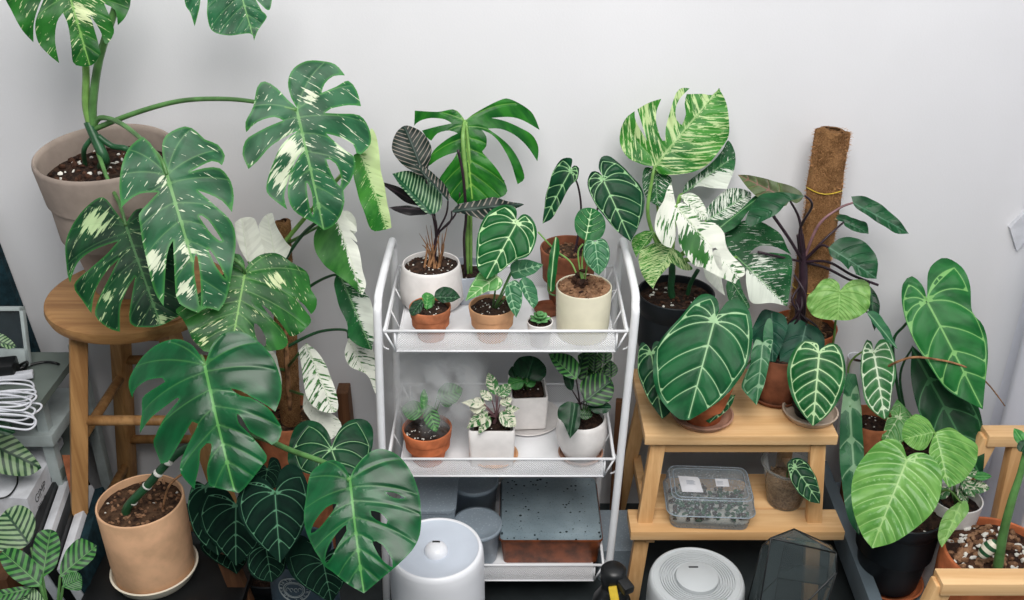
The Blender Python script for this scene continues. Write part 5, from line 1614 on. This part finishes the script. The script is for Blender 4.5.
bm = bmesh.new(); add_lathe(bm, [(0, 0), (.072, 0), (.082, .008), (.080, .009), (.071, .003), (0, .003)], (c.x, c.y + .004, T2z - .0005), 48)
props(bm_obj('saucer', bm, M['white_pot'], auto=50), 'wide white plate under the tall white planter', 'saucer')
pl = potted('potted_calathea', 'patterned dark calathea in a round white pot, middle tier', 582, 417, 47, -.30, T2z + .006, 'egg', M['white_pot'], SOILM, 20, 2, .12)
PL_ = PL[pl.name]
FQ = (490, 340, 4)
cd = lambda p, J, T, m='zebra_dark', Y=-.33, **k: leaf(pl, p, J, T, Y, M[m], 'mid', fr=FQ, tilt=(0, .3), pet=[(580, 405, -.30), base(pl)], petr=.0018, petmat=M['petiole_purple'], res=20, **k)
cd('345,160* 290,140 255,100 233,52* 300,52 345,78 362,120', (345, 155), (235, 52), 'zebra')
cd('378,245* 362,200 368,160 420,130 475,145 496,185 485,235 440,262 400,262', (380, 245), (488, 160), 'zebra_dark', -.35)
cd('342,252* 310,246 275,270 272,308 292,330 320,392* 355,350 362,300 358,262', (340, 256), (320, 390), 'deep', -.37)
cd('390,262* 400,245 450,240 484,262 470,288 420,292', (392, 262), (484, 265), 'deep', -.34)
cd('355,300* 360,282 390,280 410,300 385,318 362,312', (358, 300), (408, 300), 'zebra_dark', -.34)
cd('330,130* 355,100 352,60 385,50 395,100 370,160', (345, 160), (375, 50), 'zebra_dark', -.26)
cd('300,60* 290,110 300,180 330,200 335,140', (328, 200), (298, 62), 'deep', -.26)
for k, (x, y) in enumerate(((596, 360), (606, 352), (590, 350), (602, 372), (588, 372), (612, 366))):
    sleaf(pl, (x - 2, y + 12), (x + random.uniform(-4, 6), y - 6), 15, -.20 + .01 * (k % 3), M['zebra_dark'], 'oval', 'mid', pet=[base(pl)], petr=.0015)
saucer(PL_[0].x, PL_[0].y, None, PL_[1] * .98, T2z - .0005, M['brown_saucer'], 'brown saucer under the round white pot', .012)

# ================================================================== STEP STOOL TOP
S1 = .4865
pl = potted('potted_anthurium', 'huge veined heart leaf anthurium in a terracotta pot on the step stool', 705, 383, 57, -.262, S1 + .004, 'tapered', M['terracotta_bright'], SOILM, 20, 4, .14)
cS = PL[pl.name]
saucer(cS[0].x, cS[0].y, None, .071, S1 - .001, M['brown_saucer'], 'mauve brown saucer below the huge leaf anthurium', .016)
FB = (630, 280, 3.75)
leaf(pl, '315,150* 335,110 325,70 300,52 268,52 240,75 200,125 140,190 95,260 85,340 100,420 140,480 185,520 225,522* 280,490 350,440 410,370 445,300 460,210 450,120 412,76 372,75 342,108', (315, 158), (218, 520), -.31, M['anth_big'], 'anth', tilt=(0, .2), cup=.12, droop=.12, fr=FB, res=34,
     pet=[(712, 335, -.27), (708, 370, -.24), base(pl)], petr=.003, label='very large heart leaf with pale veins')
leaf(pl, '80,268* 62,242 42,235 30,280 32,360 70,450 118,520* 152,488 170,430 160,330 130,250 100,228 86,240', (80, 275), (118, 518), -.27, M['anth_mid'], 'anth', tilt=(-.2, .2), fr=FB, pet=[(670, 370, -.24), base(pl, -.2)], petr=.0025, petmat=M['petiole_dark'])
leaf(pl, '395,430* 360,440 300,470 258,505 298,536* 345,505 380,470', (390, 436), (298, 534), -.29, M['anth_big'], 'anth', tilt=(0, .2), fr=FB, pet=[base(pl, .3)], petr=.002, res=18)
FD = (730, 300, 4)
leaf(pl, '132,170* 135,115 152,74 168,82 173,150 160,230 140,330 108,420* 62,370 48,335 82,252 82,218 108,150', (130, 175), (108, 420), -.24, M['anth_soft'], 'anth', tilt=(.1, .15), fr=FD, pet=[(752, 360, -.2), base(pl, .5)], petr=.002, res=22, label='narrow pale arrow shaped leaf')

# crystal anthurium with dark pot in saucer
pl = potted('potted_anthurium', 'white veined heart leaf anthurium standing in a saucer on the step stool', 812, 396, 40, -.25, S1 + .003, 'nursery', M['black_pot'], SOILM, 14, 8, .1)
cS = PL[pl.name]
saucer(cS[0].x, cS[0].y - .004, None, .062, S1 - .001, M['stone_saucer'], 'shallow stoneware saucer below the white veined anthurium', .017)
leaf(pl, '357,205* 350,172 312,157 275,175 240,230 228,290 240,360 272,430 332,503* 390,460 440,390 462,320 460,250 440,185 400,172 370,190', (357, 212), (332, 502), -.30, M['cryst'], 'cryst', tilt=(0, .2), cup=.12, fr=FD, res=32, pet=[(812, 372, -.24), base(pl)], petr=.0025, petmat=M['petiole_purple'])

# brown pot behind with blue green leaves
pl = potted('potted_philodendron', 'blue green philodendron in a ribbed brown pot behind the arrow leaf', 781, 353, 46, -.178, S1 + .006, 'cylinder', M['terracotta_dark'], SOILM, 16, 0, .12)
cS = PL[pl.name]
saucer(cS[0].x, cS[0].y, None, cS[1] * 1.1, S1 - .001, M['terracotta_dark'], 'dark saucer under the ribbed brown pot', .012)
leaf(pl, '165,42* 130,42 92,108 90,160 110,230 180,245* 200,200 228,120 228,88 212,58', (167, 48), (170, 245), -.16, M['phil_blue'], 'plain', tilt=(-.1, .25), fr=FD, pet=[(772, 330, -.12), base(pl)], petr=.003, petmat=M['petiole_purple'])
leaf(pl, '305,93* 275,77 240,90 207,150 200,240 215,300 250,330* 320,300 360,240 380,170 360,120 325,98', (305, 98), (250, 328), -.16, M['phil_blue'], 'plain', tilt=(.1, .25), fr=FD, pet=[(800, 330, -.12), base(pl)], petr=.003, petmat=M['petiole_purple'])

# moss pole plant
pl = potted('potted_philodendron', 'purple stemmed philodendron tied to a tall coir pole', 804, 325, 66, -.085, S1 + .001, 'tapered', M['terracotta_bright'], SOILB, 50, 10, .1)
c, r = PL[pl.name]
pa = Vector((c.x + .0, c.y, c.z - .04)); pb = PY(833, 130, -.05)
bm = bmesh.new(); pole(bm, pa, pb, .0365, 8, 48, 90); bm_obj('coir_pole', bm, [M['coir'], M['coir_in']], pl, smooth=True)
bm = bmesh.new(); fibres(bm, pa, pb, .0365, 6000, .009)
bm_obj('loose_fibre', bm, M['coir_fibre'], pl)
Rp = frame_from(pa, pb)
for t in (.74, .27):
    bm = bmesh.new(); p = pa.lerp(pb, t)
    add_tube(bm, [p + Rp @ Vector((.0385 * math.cos(k * .314), .0385 * math.sin(k * .314), .002 * math.sin(k))) for k in range(20)], .0012, 6, 1, closed=True, spline=False)
    bm_obj('tie', bm, M['yellow'], pl, smooth=True)
bm = bmesh.new()
crn = PY(803, 262, -.12)
add_tube(bm, [base(pl, -.1, -.3), PY(800, 310, -.13), PY(803, 285, -.125), crn, PY(800, 235, -.12)], lambda t: .013 - .005 * t, 10)
for k in range(6):
    a = PY(800 + random.uniform(-6, 6), 275 + k * 8, -.125)
    add_tube(bm, [a, a + Vector((random.uniform(-.05, .05), -.03, -.03)), a + Vector((random.uniform(-.06, .06), -.02, -.09))], .0025, 6)
bm_obj('stem', bm, M['petiole_purple'], pl, smooth=True)
PP = M['petiole_purple']
FP = (780, 110, 2.5)
leaf(pl, '178,216* 220,218 270,248 305,280 326,306* 290,305 245,280 205,255 185,238', (182, 232), (326, 306), -.12, M['phil_dark'], 'plain', fr=FP, tilt=(.2, .4), pet=[(838, 209, -.13), (818, 226, -.13), crn], petr=.0028, petmat=M['petiole_pink'])
leaf(pl, '158,280* 132,272 132,262 155,260 190,272 218,282 223,308* 190,304 165,292', (160, 280), (222, 306), -.10, M['phil_dark'], 'plain', fr=FP, tilt=(.2, .5), pet=[(826, 238, -.12), crn], petr=.0025, petmat=PP)
leaf(pl, '120,345* 148,322 188,318 228,342 246,378 243,420* 215,418 190,410* 180,388 172,398* 150,378 128,366', (124, 345), (243, 418), -.20, M['phil_dark'], 'plain', fr=FP, tilt=(.1, .3), pet=[(820, 246, -.15), crn], petr=.003, petmat=PP)
leaf(pl, '500,303* 495,268 460,243 410,250 372,297 340,330 335,380 370,430 430,447 488,450* 545,450 600,430 645,390 652,330 650,280 620,248 570,248 528,272', (500, 308), (488, 449), -.22, M['lime_pale'], 'phil', fr=(740, 230, 5), tilt=(0, .1), cup=.05, wave=.03, pet=[(836, 318, -.20), (832, 345, -.15), base(pl, .5, -.2)], petr=.0025, petmat=M['petiole_lime'], label='pale green butterfly shaped leaf')
leaf(pl, '640,270* 690,335 699,420 680,503* 655,440 640,360', (648, 272), (680, 500), -.17, M['deep'], 'plain', fr=(740, 230, 5), tilt=(.3, .2), pet=[(850, 280, -.15), (826, 268, -.13), crn], petr=.003, petmat=PP)
leaf(pl, '632,405* 680,410 740,480 797,592* 730,545 650,445', (636, 412), (797, 592), -.22, M['anth_soft'], 'mid', fr=(740, 230, 5), tilt=(.5, .3), pet=[(850, 300, -.18), (815, 290, -.13), base(pl, .1)], petr=.0025, petmat=PP)
FO = (610, 80, 4.285)
leaf(pl, '770,515* 740,542 640,505 590,462 545,402* 610,408 700,432 795,462 828,500 800,528', (770, 515), (546, 402), -.16, M['phil_under'], 'plain', fr=FO, tilt=(-.1, .2), pet=[(800, 222, -.14), crn], petr=.0028, petmat=PP, label='leaf showing its reddish underside')
leaf(pl, '838,495* 790,488 700,478 640,492 600,545 580,600 600,622* 660,600 720,568 760,525 800,510', (836, 496), (590, 610), -.22, M['phil_dark'], 'plain', fr=FO, tilt=(0, .5), cup=.2, pet=[(812, 206, -.2), (800, 230, -.15), crn], petr=.0028, petmat=PP)
bm = bmesh.new()
add_tube(bm, [crn, PY(790, 240, -.16), PY(772, 214, -.17)], .0035, 8)
add_tube(bm, [crn, PY(785, 258, -.16), PY(758, 252, -.17)], .0028, 8)
add_tube(bm, [crn, PY(828, 262, -.16), PY(852, 275, -.18), PY(878, 285, -.18)], .003, 8)
bm_obj('bare_stem', bm, PP, pl, smooth=True)

# --- albo monstera in black pot
pl = potted('potted_monstera', 'white and green marbled monstera in a big black pot by the wall', 676, 292, 78, -.118, S1 + .001, 'nursery', M['black_pot'], SOILM, 60, 16, .06)
cr = PY(672, 262, -.13)
FR3 = (620, 180, 4)
bm = bmesh.new()
add_tube(bm, [base(pl, 0, 0, -.02), PY(671, 290, -.13), PY(672, 275, -.13), cr], .008, 10)
add_tube(bm, [base(pl, .3, .1, -.02), PY(690, 285, -.12), PY(698, 270, -.13)], .005, 8)
bm_obj('stem', bm, M['petiole_dark'], pl, smooth=True)
LP = M['petiole_lime']
leaf(pl, '190,368* 150,365 80,335 45,280 42,220 65,165 105,130* 112,180 160,262* 140,200 117,120* 160,95 220,80* 200,130 198,180 215,245* 225,262 237,260* 240,200 262,120 285,50 310,28 343,30* 305,70 282,120 285,170 308,192* 325,150 320,100 330,55* 400,55 440,60 470,28* 500,90 512,180 510,240 470,300 420,360 350,395 270,407 210,400',
     (192, 368), (470, 30), -.13, M['albo'], 'mon', tilt=(0, .1), fr=FO, cup=.12, wave=.02, res=32, blobs=[(120, 230, 25, .18), (170, 170, 22, .2), (260, 180, 30, .25), (290, 60, 25, .2)],
     pet=[(652, 180, -.14), (648, 215, -.14), (660, 250, -.13), cr], petr=.004, petmat=LP, label='topmost marbled leaf pointing upward')
leaf(pl, '310,490* 325,445 380,400 440,350 485,295 512,252 540,310 535,380 502,465* 440,462 380,455 340,475', (310, 488), (525, 330), -.10, M['albo_dark'], 'mon', tilt=(.1, .2), fr=FO, blobs=[(450, 450, 40, .5), (500, 430, 35, .5), (400, 450, 30, .4), (440, 340, 60, -.1)], pet=[(678, 200, -.11), (674, 235, -.12), cr], petr=.003, petmat=LP)
leaf(pl, '195,385* 150,375 138,440 160,510 218,545* 235,500 265,430 240,402 215,398', (195, 390), (205, 543), -.11, M['albo_dark'], 'plain', tilt=(-.1, .2), fr=FO, pet=[(660, 230, -.12), cr], petr=.003, petmat=LP)
leaf(pl, '225,102* 215,60 205,8* 187,40 175,80 147,130 140,200 168,252 205,268* 222,225 218,155* 232,200 240,262 290,332 335,345* 345,355 400,385 465,408* 470,395 497,378* 500,350 430,270 415,210 380,170 330,165 290,120 250,88', (226, 105), (480, 392), -.24, M['albo_white'], 'mid', tilt=(0, .3), fr=FR3, vb=.015, cup=.14, wave=.02, res=32,
     holes=['370,272 398,285 410,360 388,340'], blobs=[(290, 250, 38, -.35), (330, 300, 30, -.22), (185, 90, 35, .25), (410, 260, 60, .3)],
     pet=[(668, 214, -.2), (664, 245, -.16), cr], petr=.0035, petmat=LP, label='large mostly white leaf in the middle')
leaf(pl, '330,342* 345,390 380,428 424,460* 408,395 412,300 380,280 350,320', (350, 300), (424, 460), -.20, M['albo_white'], 'mid', tilt=(.2, .3), fr=FR3, vb=.3, pet=[(690, 248, -.16), cr], petr=.0025, petmat=LP)
leaf(pl, '205,272* 180,248 150,250 100,260 72,300 75,335 92,385 130,432* 160,382 198,345 205,330 250,356 290,350 262,322 235,285', (205, 275), (130, 432), -.23, M['albo'], 'plain', tilt=(-.1, .3), fr=FR3, vb=.05, cup=.15, wave=.03, pet=[(670, 245, -.17), cr], petr=.003, petmat=LP)
leaf(pl, '135,205* 90,205 45,240 62,310* 85,280 125,245', (135, 210), (60, 305), -.20, M['albo'], 'mid', tilt=(-.3, .3), fr=FR3, vb=-.02, pet=[(664, 250, -.15), cr], petr=.003, petmat=LP)
leaf(pl, '440,292* 422,240 430,195 500,158 570,165 640,205 690,296* 640,270 560,262 515,296* 560,290 640,290 688,305 688,400 672,502* 610,490 528,488 506,420 498,350', (470, 310), (672, 500), -.16, M['albo_dark'], 'mid', tilt=(.1, .2), fr=FR3, cup=.12, vb=-.04, half=.0, res=32,
     blobs=[(545, 455, 42, .7), (605, 492, 32, .6), (510, 400, 28, .5), (575, 325, 50, .17), (640, 500, 14, .3)], pet=[(700, 258, -.15), cr], petr=.004, petmat=LP, label='dark marbled leaf with one white corner')
leaf(pl, '345,165* 345,120 395,60 450,28 510,38 528,60 495,130 430,155 380,165', (345, 162), (522, 52), -.12, M['albo_dark'], 'plain', tilt=(.1, .3), fr=FR3, vb=.10, pet=[(690, 245, -.13), cr], petr=.003, petmat=LP)
leaf(pl, '240,62* 290,52 330,85 350,140 330,158 290,120 255,85', (245, 64), (346, 150), -.17, M['albo_white'], 'mid', tilt=(.1, .3), fr=FR3, vb=.02, pet=[(672, 230, -.15), cr], petr=.0025, petmat=LP)
leaf(pl, '510,130* 560,60 540,60 490,110 430,155 345,165 400,210 460,190', (400, 190), (560, 62), -.15, M['albo_dark'], 'mid', tilt=(.1, .3), fr=FR3, vb=-.2, pet=[(690, 250, -.13), cr], petr=.0025, petmat=LP)
leaf(pl, '430,400* 425,440 450,500 520,510 490,440 470,385', (440, 395), (515, 508), -.18, M['albo_dark'], 'mid', tilt=(.1, .3), fr=FR3, vb=-.05, pet=[(705, 262, -.15), cr], petr=.0025, petmat=LP)

# ================================================================== LOWER STEP
cpx = PY(790, 462, -.26)
cu = empty('plastic_cup', (cpx.x, -.245, ZL), 'clear cup of gravelly potting mix with one leaf on the lower step', 'plant')
r = 27 / F * dist(cpx)
bm = bmesh.new()
h = cpx.z - ZL
add_lathe(bm, [(0, .001), (r * .62, .001), (r * .66, .01), (r * .95, h - .006), (r * 1.04, h - .005), (r * 1.05, h), (r * .98, h), (r * .93, h - .012)], (cpx.x, -.26, ZL), 40)
bm_obj('cup', bm, M['cup'], cu, smooth=True)
bm = bmesh.new(); add_lathe(bm, [(0, .004), (r * .60, .004), (r * .64, .012), (r * .80, h * .55), (0, h * .56)], (cpx.x, -.26, ZL), 40, ripple=lambda a, z: 1 + .01 * math.sin(a * 23 + z * 900))
for k in range(70):
    a = random.random() * 6.28; zz = random.random() * h * .55
    rr = r * (.62 + .2 * zz / (h * .55)) * .96
    add_chip(bm, Vector((cpx.x + rr * math.cos(a), -.26 + rr * math.sin(a), ZL + .006 + zz)), .004, 0)
bm_obj('potting_mix', bm, M['leca'], cu)
leaf(cu, '665,145* 662,115 690,98 725,108 760,160 778,220 778,258* 740,250 705,225 678,185', (690, 135), (776, 255), -.33, M['anth_mid'], 'anth', fr=(600, 430, 3.53), tilt=(.1, .3), pet=[(788, 470, -.28), Vector((cpx.x, -.26, ZL + h * .55))], petr=.002, res=22)

# ================================================================== RIGHT SIDE
pl = potted('potted_anthurium', 'white veined anthurium in a slim terracotta pot beside the step stool', 872, 418, 48, -.10, TZ + .001, 'rimmed', M['terracotta'], SOILM, 20, 14, .1, size=.004)
leaf(pl, '575,205* 565,165 548,158 530,200 522,260 530,340 545,410 580,450 622,476* 640,450 650,360 665,300 657,220 632,165 602,158 582,182', (575, 212), (622, 474), -.19, M['cryst_light'], 'cryst', tilt=(.1, .2), fr=FD, cup=.12, res=30, pet=[(878, 352, -.15), (862, 352, -.13), (848, 372, -.1), base(pl, -.4)], petr=.0022, petmat=M['petiole_lime'])
leaf(pl, '140,140* 150,95 168,98 180,170 186,280 182,350 186,420 172,456* 150,420 136,340 132,240', (155, 170), (172, 455), -.20, M['anth_soft'], 'anth', tilt=(-.2, .15), fr=(780, 330, 2.22), cup=.2, res=26, pet=[(852, 400, -.16), base(pl, -.5)], petr=.0025, label='long narrow leaf hanging by the stool side')
bm = bmesh.new()
c_ = PY(858, 357, -.06); r = .024
wc = empty('white_cup', (c_.x, c_.y, .30 + .001), 'small white cup tucked behind the two white veined leaves', 'cup')
add_lathe(bm, [(0, 0), (r * .7, 0), (r, c_.z - .301), (r * .9, c_.z - .302), (r * .66, .008), (0, .008)], (c_.x, c_.y, .301), 32)
bm_obj('body', bm, M['white_plastic'], wc, auto=50)
bm = bmesh.new(); add_lathe(bm, [(0, c_.z - .318), (r * .84, c_.z - .318)], (c_.x, c_.y, .301), 24); bm_obj('soil', bm, M['soil'], wc)

pl = potted('potted_anthurium', 'tall anthurium with large heart leaves before the curtain', 915, 440, 70, -.09, TZ + .001, 'tapered', M['terracotta'], SOILM, 10, 4, .1)
FX = (874, 200, 2.5)
leaf(pl, '132,246* 136,180 158,150 185,142 220,165 242,215 246,280 275,315 287,370 276,522* 230,500 180,468 130,400 88,325 70,255 72,210 95,190 120,212', (133, 254), (275, 520), -.17, M['anth_tall'], 'anth', fr=FX, tilt=(.1, .2), cup=.12, res=34, pet=[(905, 325, -.12), (893, 345, -.10), (900, 400, -.09), base(pl)], petr=.0035, petmat=M['petiole_dark'], label='broad upright heart leaf')
leaf(pl, '912,345* 911,375 918,410 935,440 958,470 985,480* 985,430 975,400 955,385 930,362', (912, 348), (984, 478), -.12, M['anth_under'], 'anth', tilt=(.1, .2), pet=[(900, 380, -.09), base(pl)], petr=.003, petmat=M['petiole_dark'])
bm = bmesh.new()
add_tube(bm, [base(pl, -.3), PY(880, 382, -.18), PY(905, 359, -.24), PY(940, 360, -.26), PY(970, 369, -.27), PY(988, 384, -.27), PY(1005, 406, -.27)], lambda t: .003 * (1 - .8 * t) + .0006, 8, 8)
bm_obj('flower_spike', bm, M['tan_stem'], pl, smooth=True)
leaf(pl, '225,240* 240,190 260,152* 290,185 300,210 280,240 250,258', (262, 195), (228, 252), -.14, M['pale_leaf'], 'anth', fr=(780, 330, 2.22), tilt=(0, .3), pet=[base(pl, -.5)], petr=.002, res=18)

pl = potted('potted_philodendron', 'ribbed lime philodendron in a large black pot on the low table', 903, 506, 84, -.37, TZ + .022, 'nursery', M['black_pot'], SOILM, 40, 6, .07)
cS = PL[pl.name]
saucer(cS[0].x + .004, cS[0].y, None, cS[1] * .84, TZ + .001, M['terracotta_bright'], 'terracotta saucer under the large black pot', .02)
FL = (840, 380, 2.728)
leaf(pl, '182,210* 165,170 130,160 90,180 50,230 32,280 35,350 60,420 88,457* 150,440 210,400 260,350 278,290 272,235 240,202 205,198', (182, 220), (88, 455), -.54, M['lime'], 'phil', tilt=(0, .25), cup=.12, wave=.012, fr=FL, res=34, pet=[(918, 470, -.48), base(pl)], petr=.0035, petmat=LP, label='big ribbed lime leaf in front')
leaf(pl, '264,140* 300,130 340,150 378,178 375,222 342,270 300,292* 275,260 245,205 250,165', (262, 145), (298, 290), -.46, M['lime'], 'phil', tilt=(.2, .35), cup=.12, fr=FL, res=28, pet=[(930, 470, -.45), base(pl, .3)], petr=.003, petmat=LP)
leaf(pl, '258,138* 240,108 210,90 180,108 168,148 188,178 225,190 248,165', (258, 142), (172, 160), -.44, M['lime'], 'phil', tilt=(-.2, .6), cup=.12, fr=FL, res=24, pet=[(932, 460, -.43), base(pl, .2)], petr=.003, petmat=LP)
leaf(pl, '320,335* 345,330 350,360 320,400 280,455* 268,420 285,365', (330, 335), (280, 453), -.47, M['lime_pale'], 'plain', tilt=(.2, .35), fr=FL, res=20, pet=[(945, 490, -.45), base(pl, .5)], petr=.0025, petmat=LP, label='narrow pale leaf beside the white pot')

# small variegated plant, white pot
pl = potted('potted_ivy', 'small variegated plant in a white pot behind the lime leaves', 957, 497, 50, -.36, TZ + .001, 'tapered', M['white_pot'], SOILM, 20, 8, .1)
for J, T, w in (((955, 478), (978, 470), 13), ((952, 470), (966, 458), 10), ((965, 485), (990, 488), 14), ((950, 488), (936, 498), 12), ((962, 478), (975, 497), 12), ((948, 480), (940, 468), 9), ((958, 488), (968, 502), 10), ((972, 476), (992, 476), 9)):
    sleaf(pl, J, T, w, -.37, M['varieg_small'] if w > 9 else M['fresh'], 'oval', 'mid', pet=[base(pl)], petr=.0013, tilt=(0, .5), vb=-.04)

# terracotta pot with caudex plant
pl = potted('potted_caudex', 'thick green stem sprouting from a banded bulb in a terracotta pot', 1001, 553, 112, -.50, TZ + .002, 'cylinder', M['terracotta_bright'], [M['bark_dark'], M['bark'], M['perlite']], 140, 110, .07, size=.0095)
bm = bmesh.new(); c, r = PL[pl.name]
p0 = PY(1000, 560, -.56); 
add_tube(bm, [p0 + Vector((0, 0, -.02)), PY(1003, 535, -.56), PY(1012, 500, -.56), PY(1020, 475, -.55), PY(1026, 450, -.54), PY(1030, 436, -.53)], lambda t: .0105 - .0065 * t, 12)
bm_obj('stem', bm, M['petiole'], pl, smooth=True)
bm = bmesh.new()
tmp = bmesh.new(); bmesh.ops.create_uvsphere(tmp, u_segments=24, v_segments=36, radius=1)
q = PY(988, 549, -.55)
tmp.transform(Matrix.Translation(q) @ Matrix.Rotation(.5, 4, 'Y') @ Matrix.Diagonal((.014, .014, .026, 1)))
for f in tmp.faces:
    f.smooth = True
merge(bm, tmp)
for f in bm.faces:
    zc_ = (f.calc_center_median() - q).dot(Vector((math.sin(.5), 0, math.cos(.5))))
    f.material_index = 1 if int((zc_ + .03) / .0085) % 2 else 0
bm_obj('bulb', bm, [M['petiole_dark'], M['white_saucer']], pl, smooth=True)
sleaf(pl, (1026, 446), (1014, 428), 12, -.54, M['fresh'], 'oval', 'mid')
sleaf(pl, (1022, 452), (1028, 440), 15, -.55, M['deep'], 'round', 'mid')
bm = bmesh.new(); add_tube(bm, [PZ(863, 563, .165), PZ(867, 566, .165), PZ(871, 577, TZ + .003), PZ(880, 588, TZ + .003), PZ(894, 599, TZ + .003)], .0018, 6)
props(bm_obj('string', bm, M['cable'], smooth=True), 'thin white string trailing over the low table rail', 'string')

# ================================================================== CAMERA, LIGHT, WORLD
cam = bpy.data.cameras.new('camera'); co = bpy.data.objects.new('camera', cam); COL.objects.link(co)
cam.sensor_width = 36; cam.lens = 36 * F / 1024; cam.clip_start = .05
co.location = CAM; co.rotation_euler = (math.radians(90) - PITCH, 0, 0)
SC.camera = co
def area(name, loc, tgt, size, power, col, sy=None):
    l = bpy.data.lights.new(name, 'AREA'); l.size = size; l.energy = power; l.color = col
    if sy: l.shape = 'RECTANGLE'; l.size_y = sy
    o = bpy.data.objects.new(name, l); COL.objects.link(o)
    o.location = loc; o.rotation_euler = (Vector(tgt) - Vector(loc)).to_track_quat('-Z', 'Y').to_euler()
    return o
area('key_light', (.2, -1.95, 2.95), (.0, 0, 1.05), 1.6, 96, (1.0, .972, .94))  # added key lamp, high in front of the wall; not a window
area('side_light', (2.1, -1.6, 1.3), (.9, -.2, .5), .9, 7, (.92, .96, 1.0))
w = bpy.data.worlds.new('world'); SC.world = w; w.use_nodes = True
w.node_tree.nodes['Background'].inputs[0].default_value = (.66, .82, .86, 1)
w.node_tree.nodes['Background'].inputs[1].default_value = .22
SC.view_settings.view_transform = 'Standard'
SC.view_settings.look = 'None'
SC.view_settings.exposure = 0.0
SC.cycles.use_denoising = True
SC.cycles.max_bounces = 8
SC.cycles.volume_bounces = 2
SC.cycles.volume_step_rate = .5
SC.cycles.transparent_max_bounces = 16
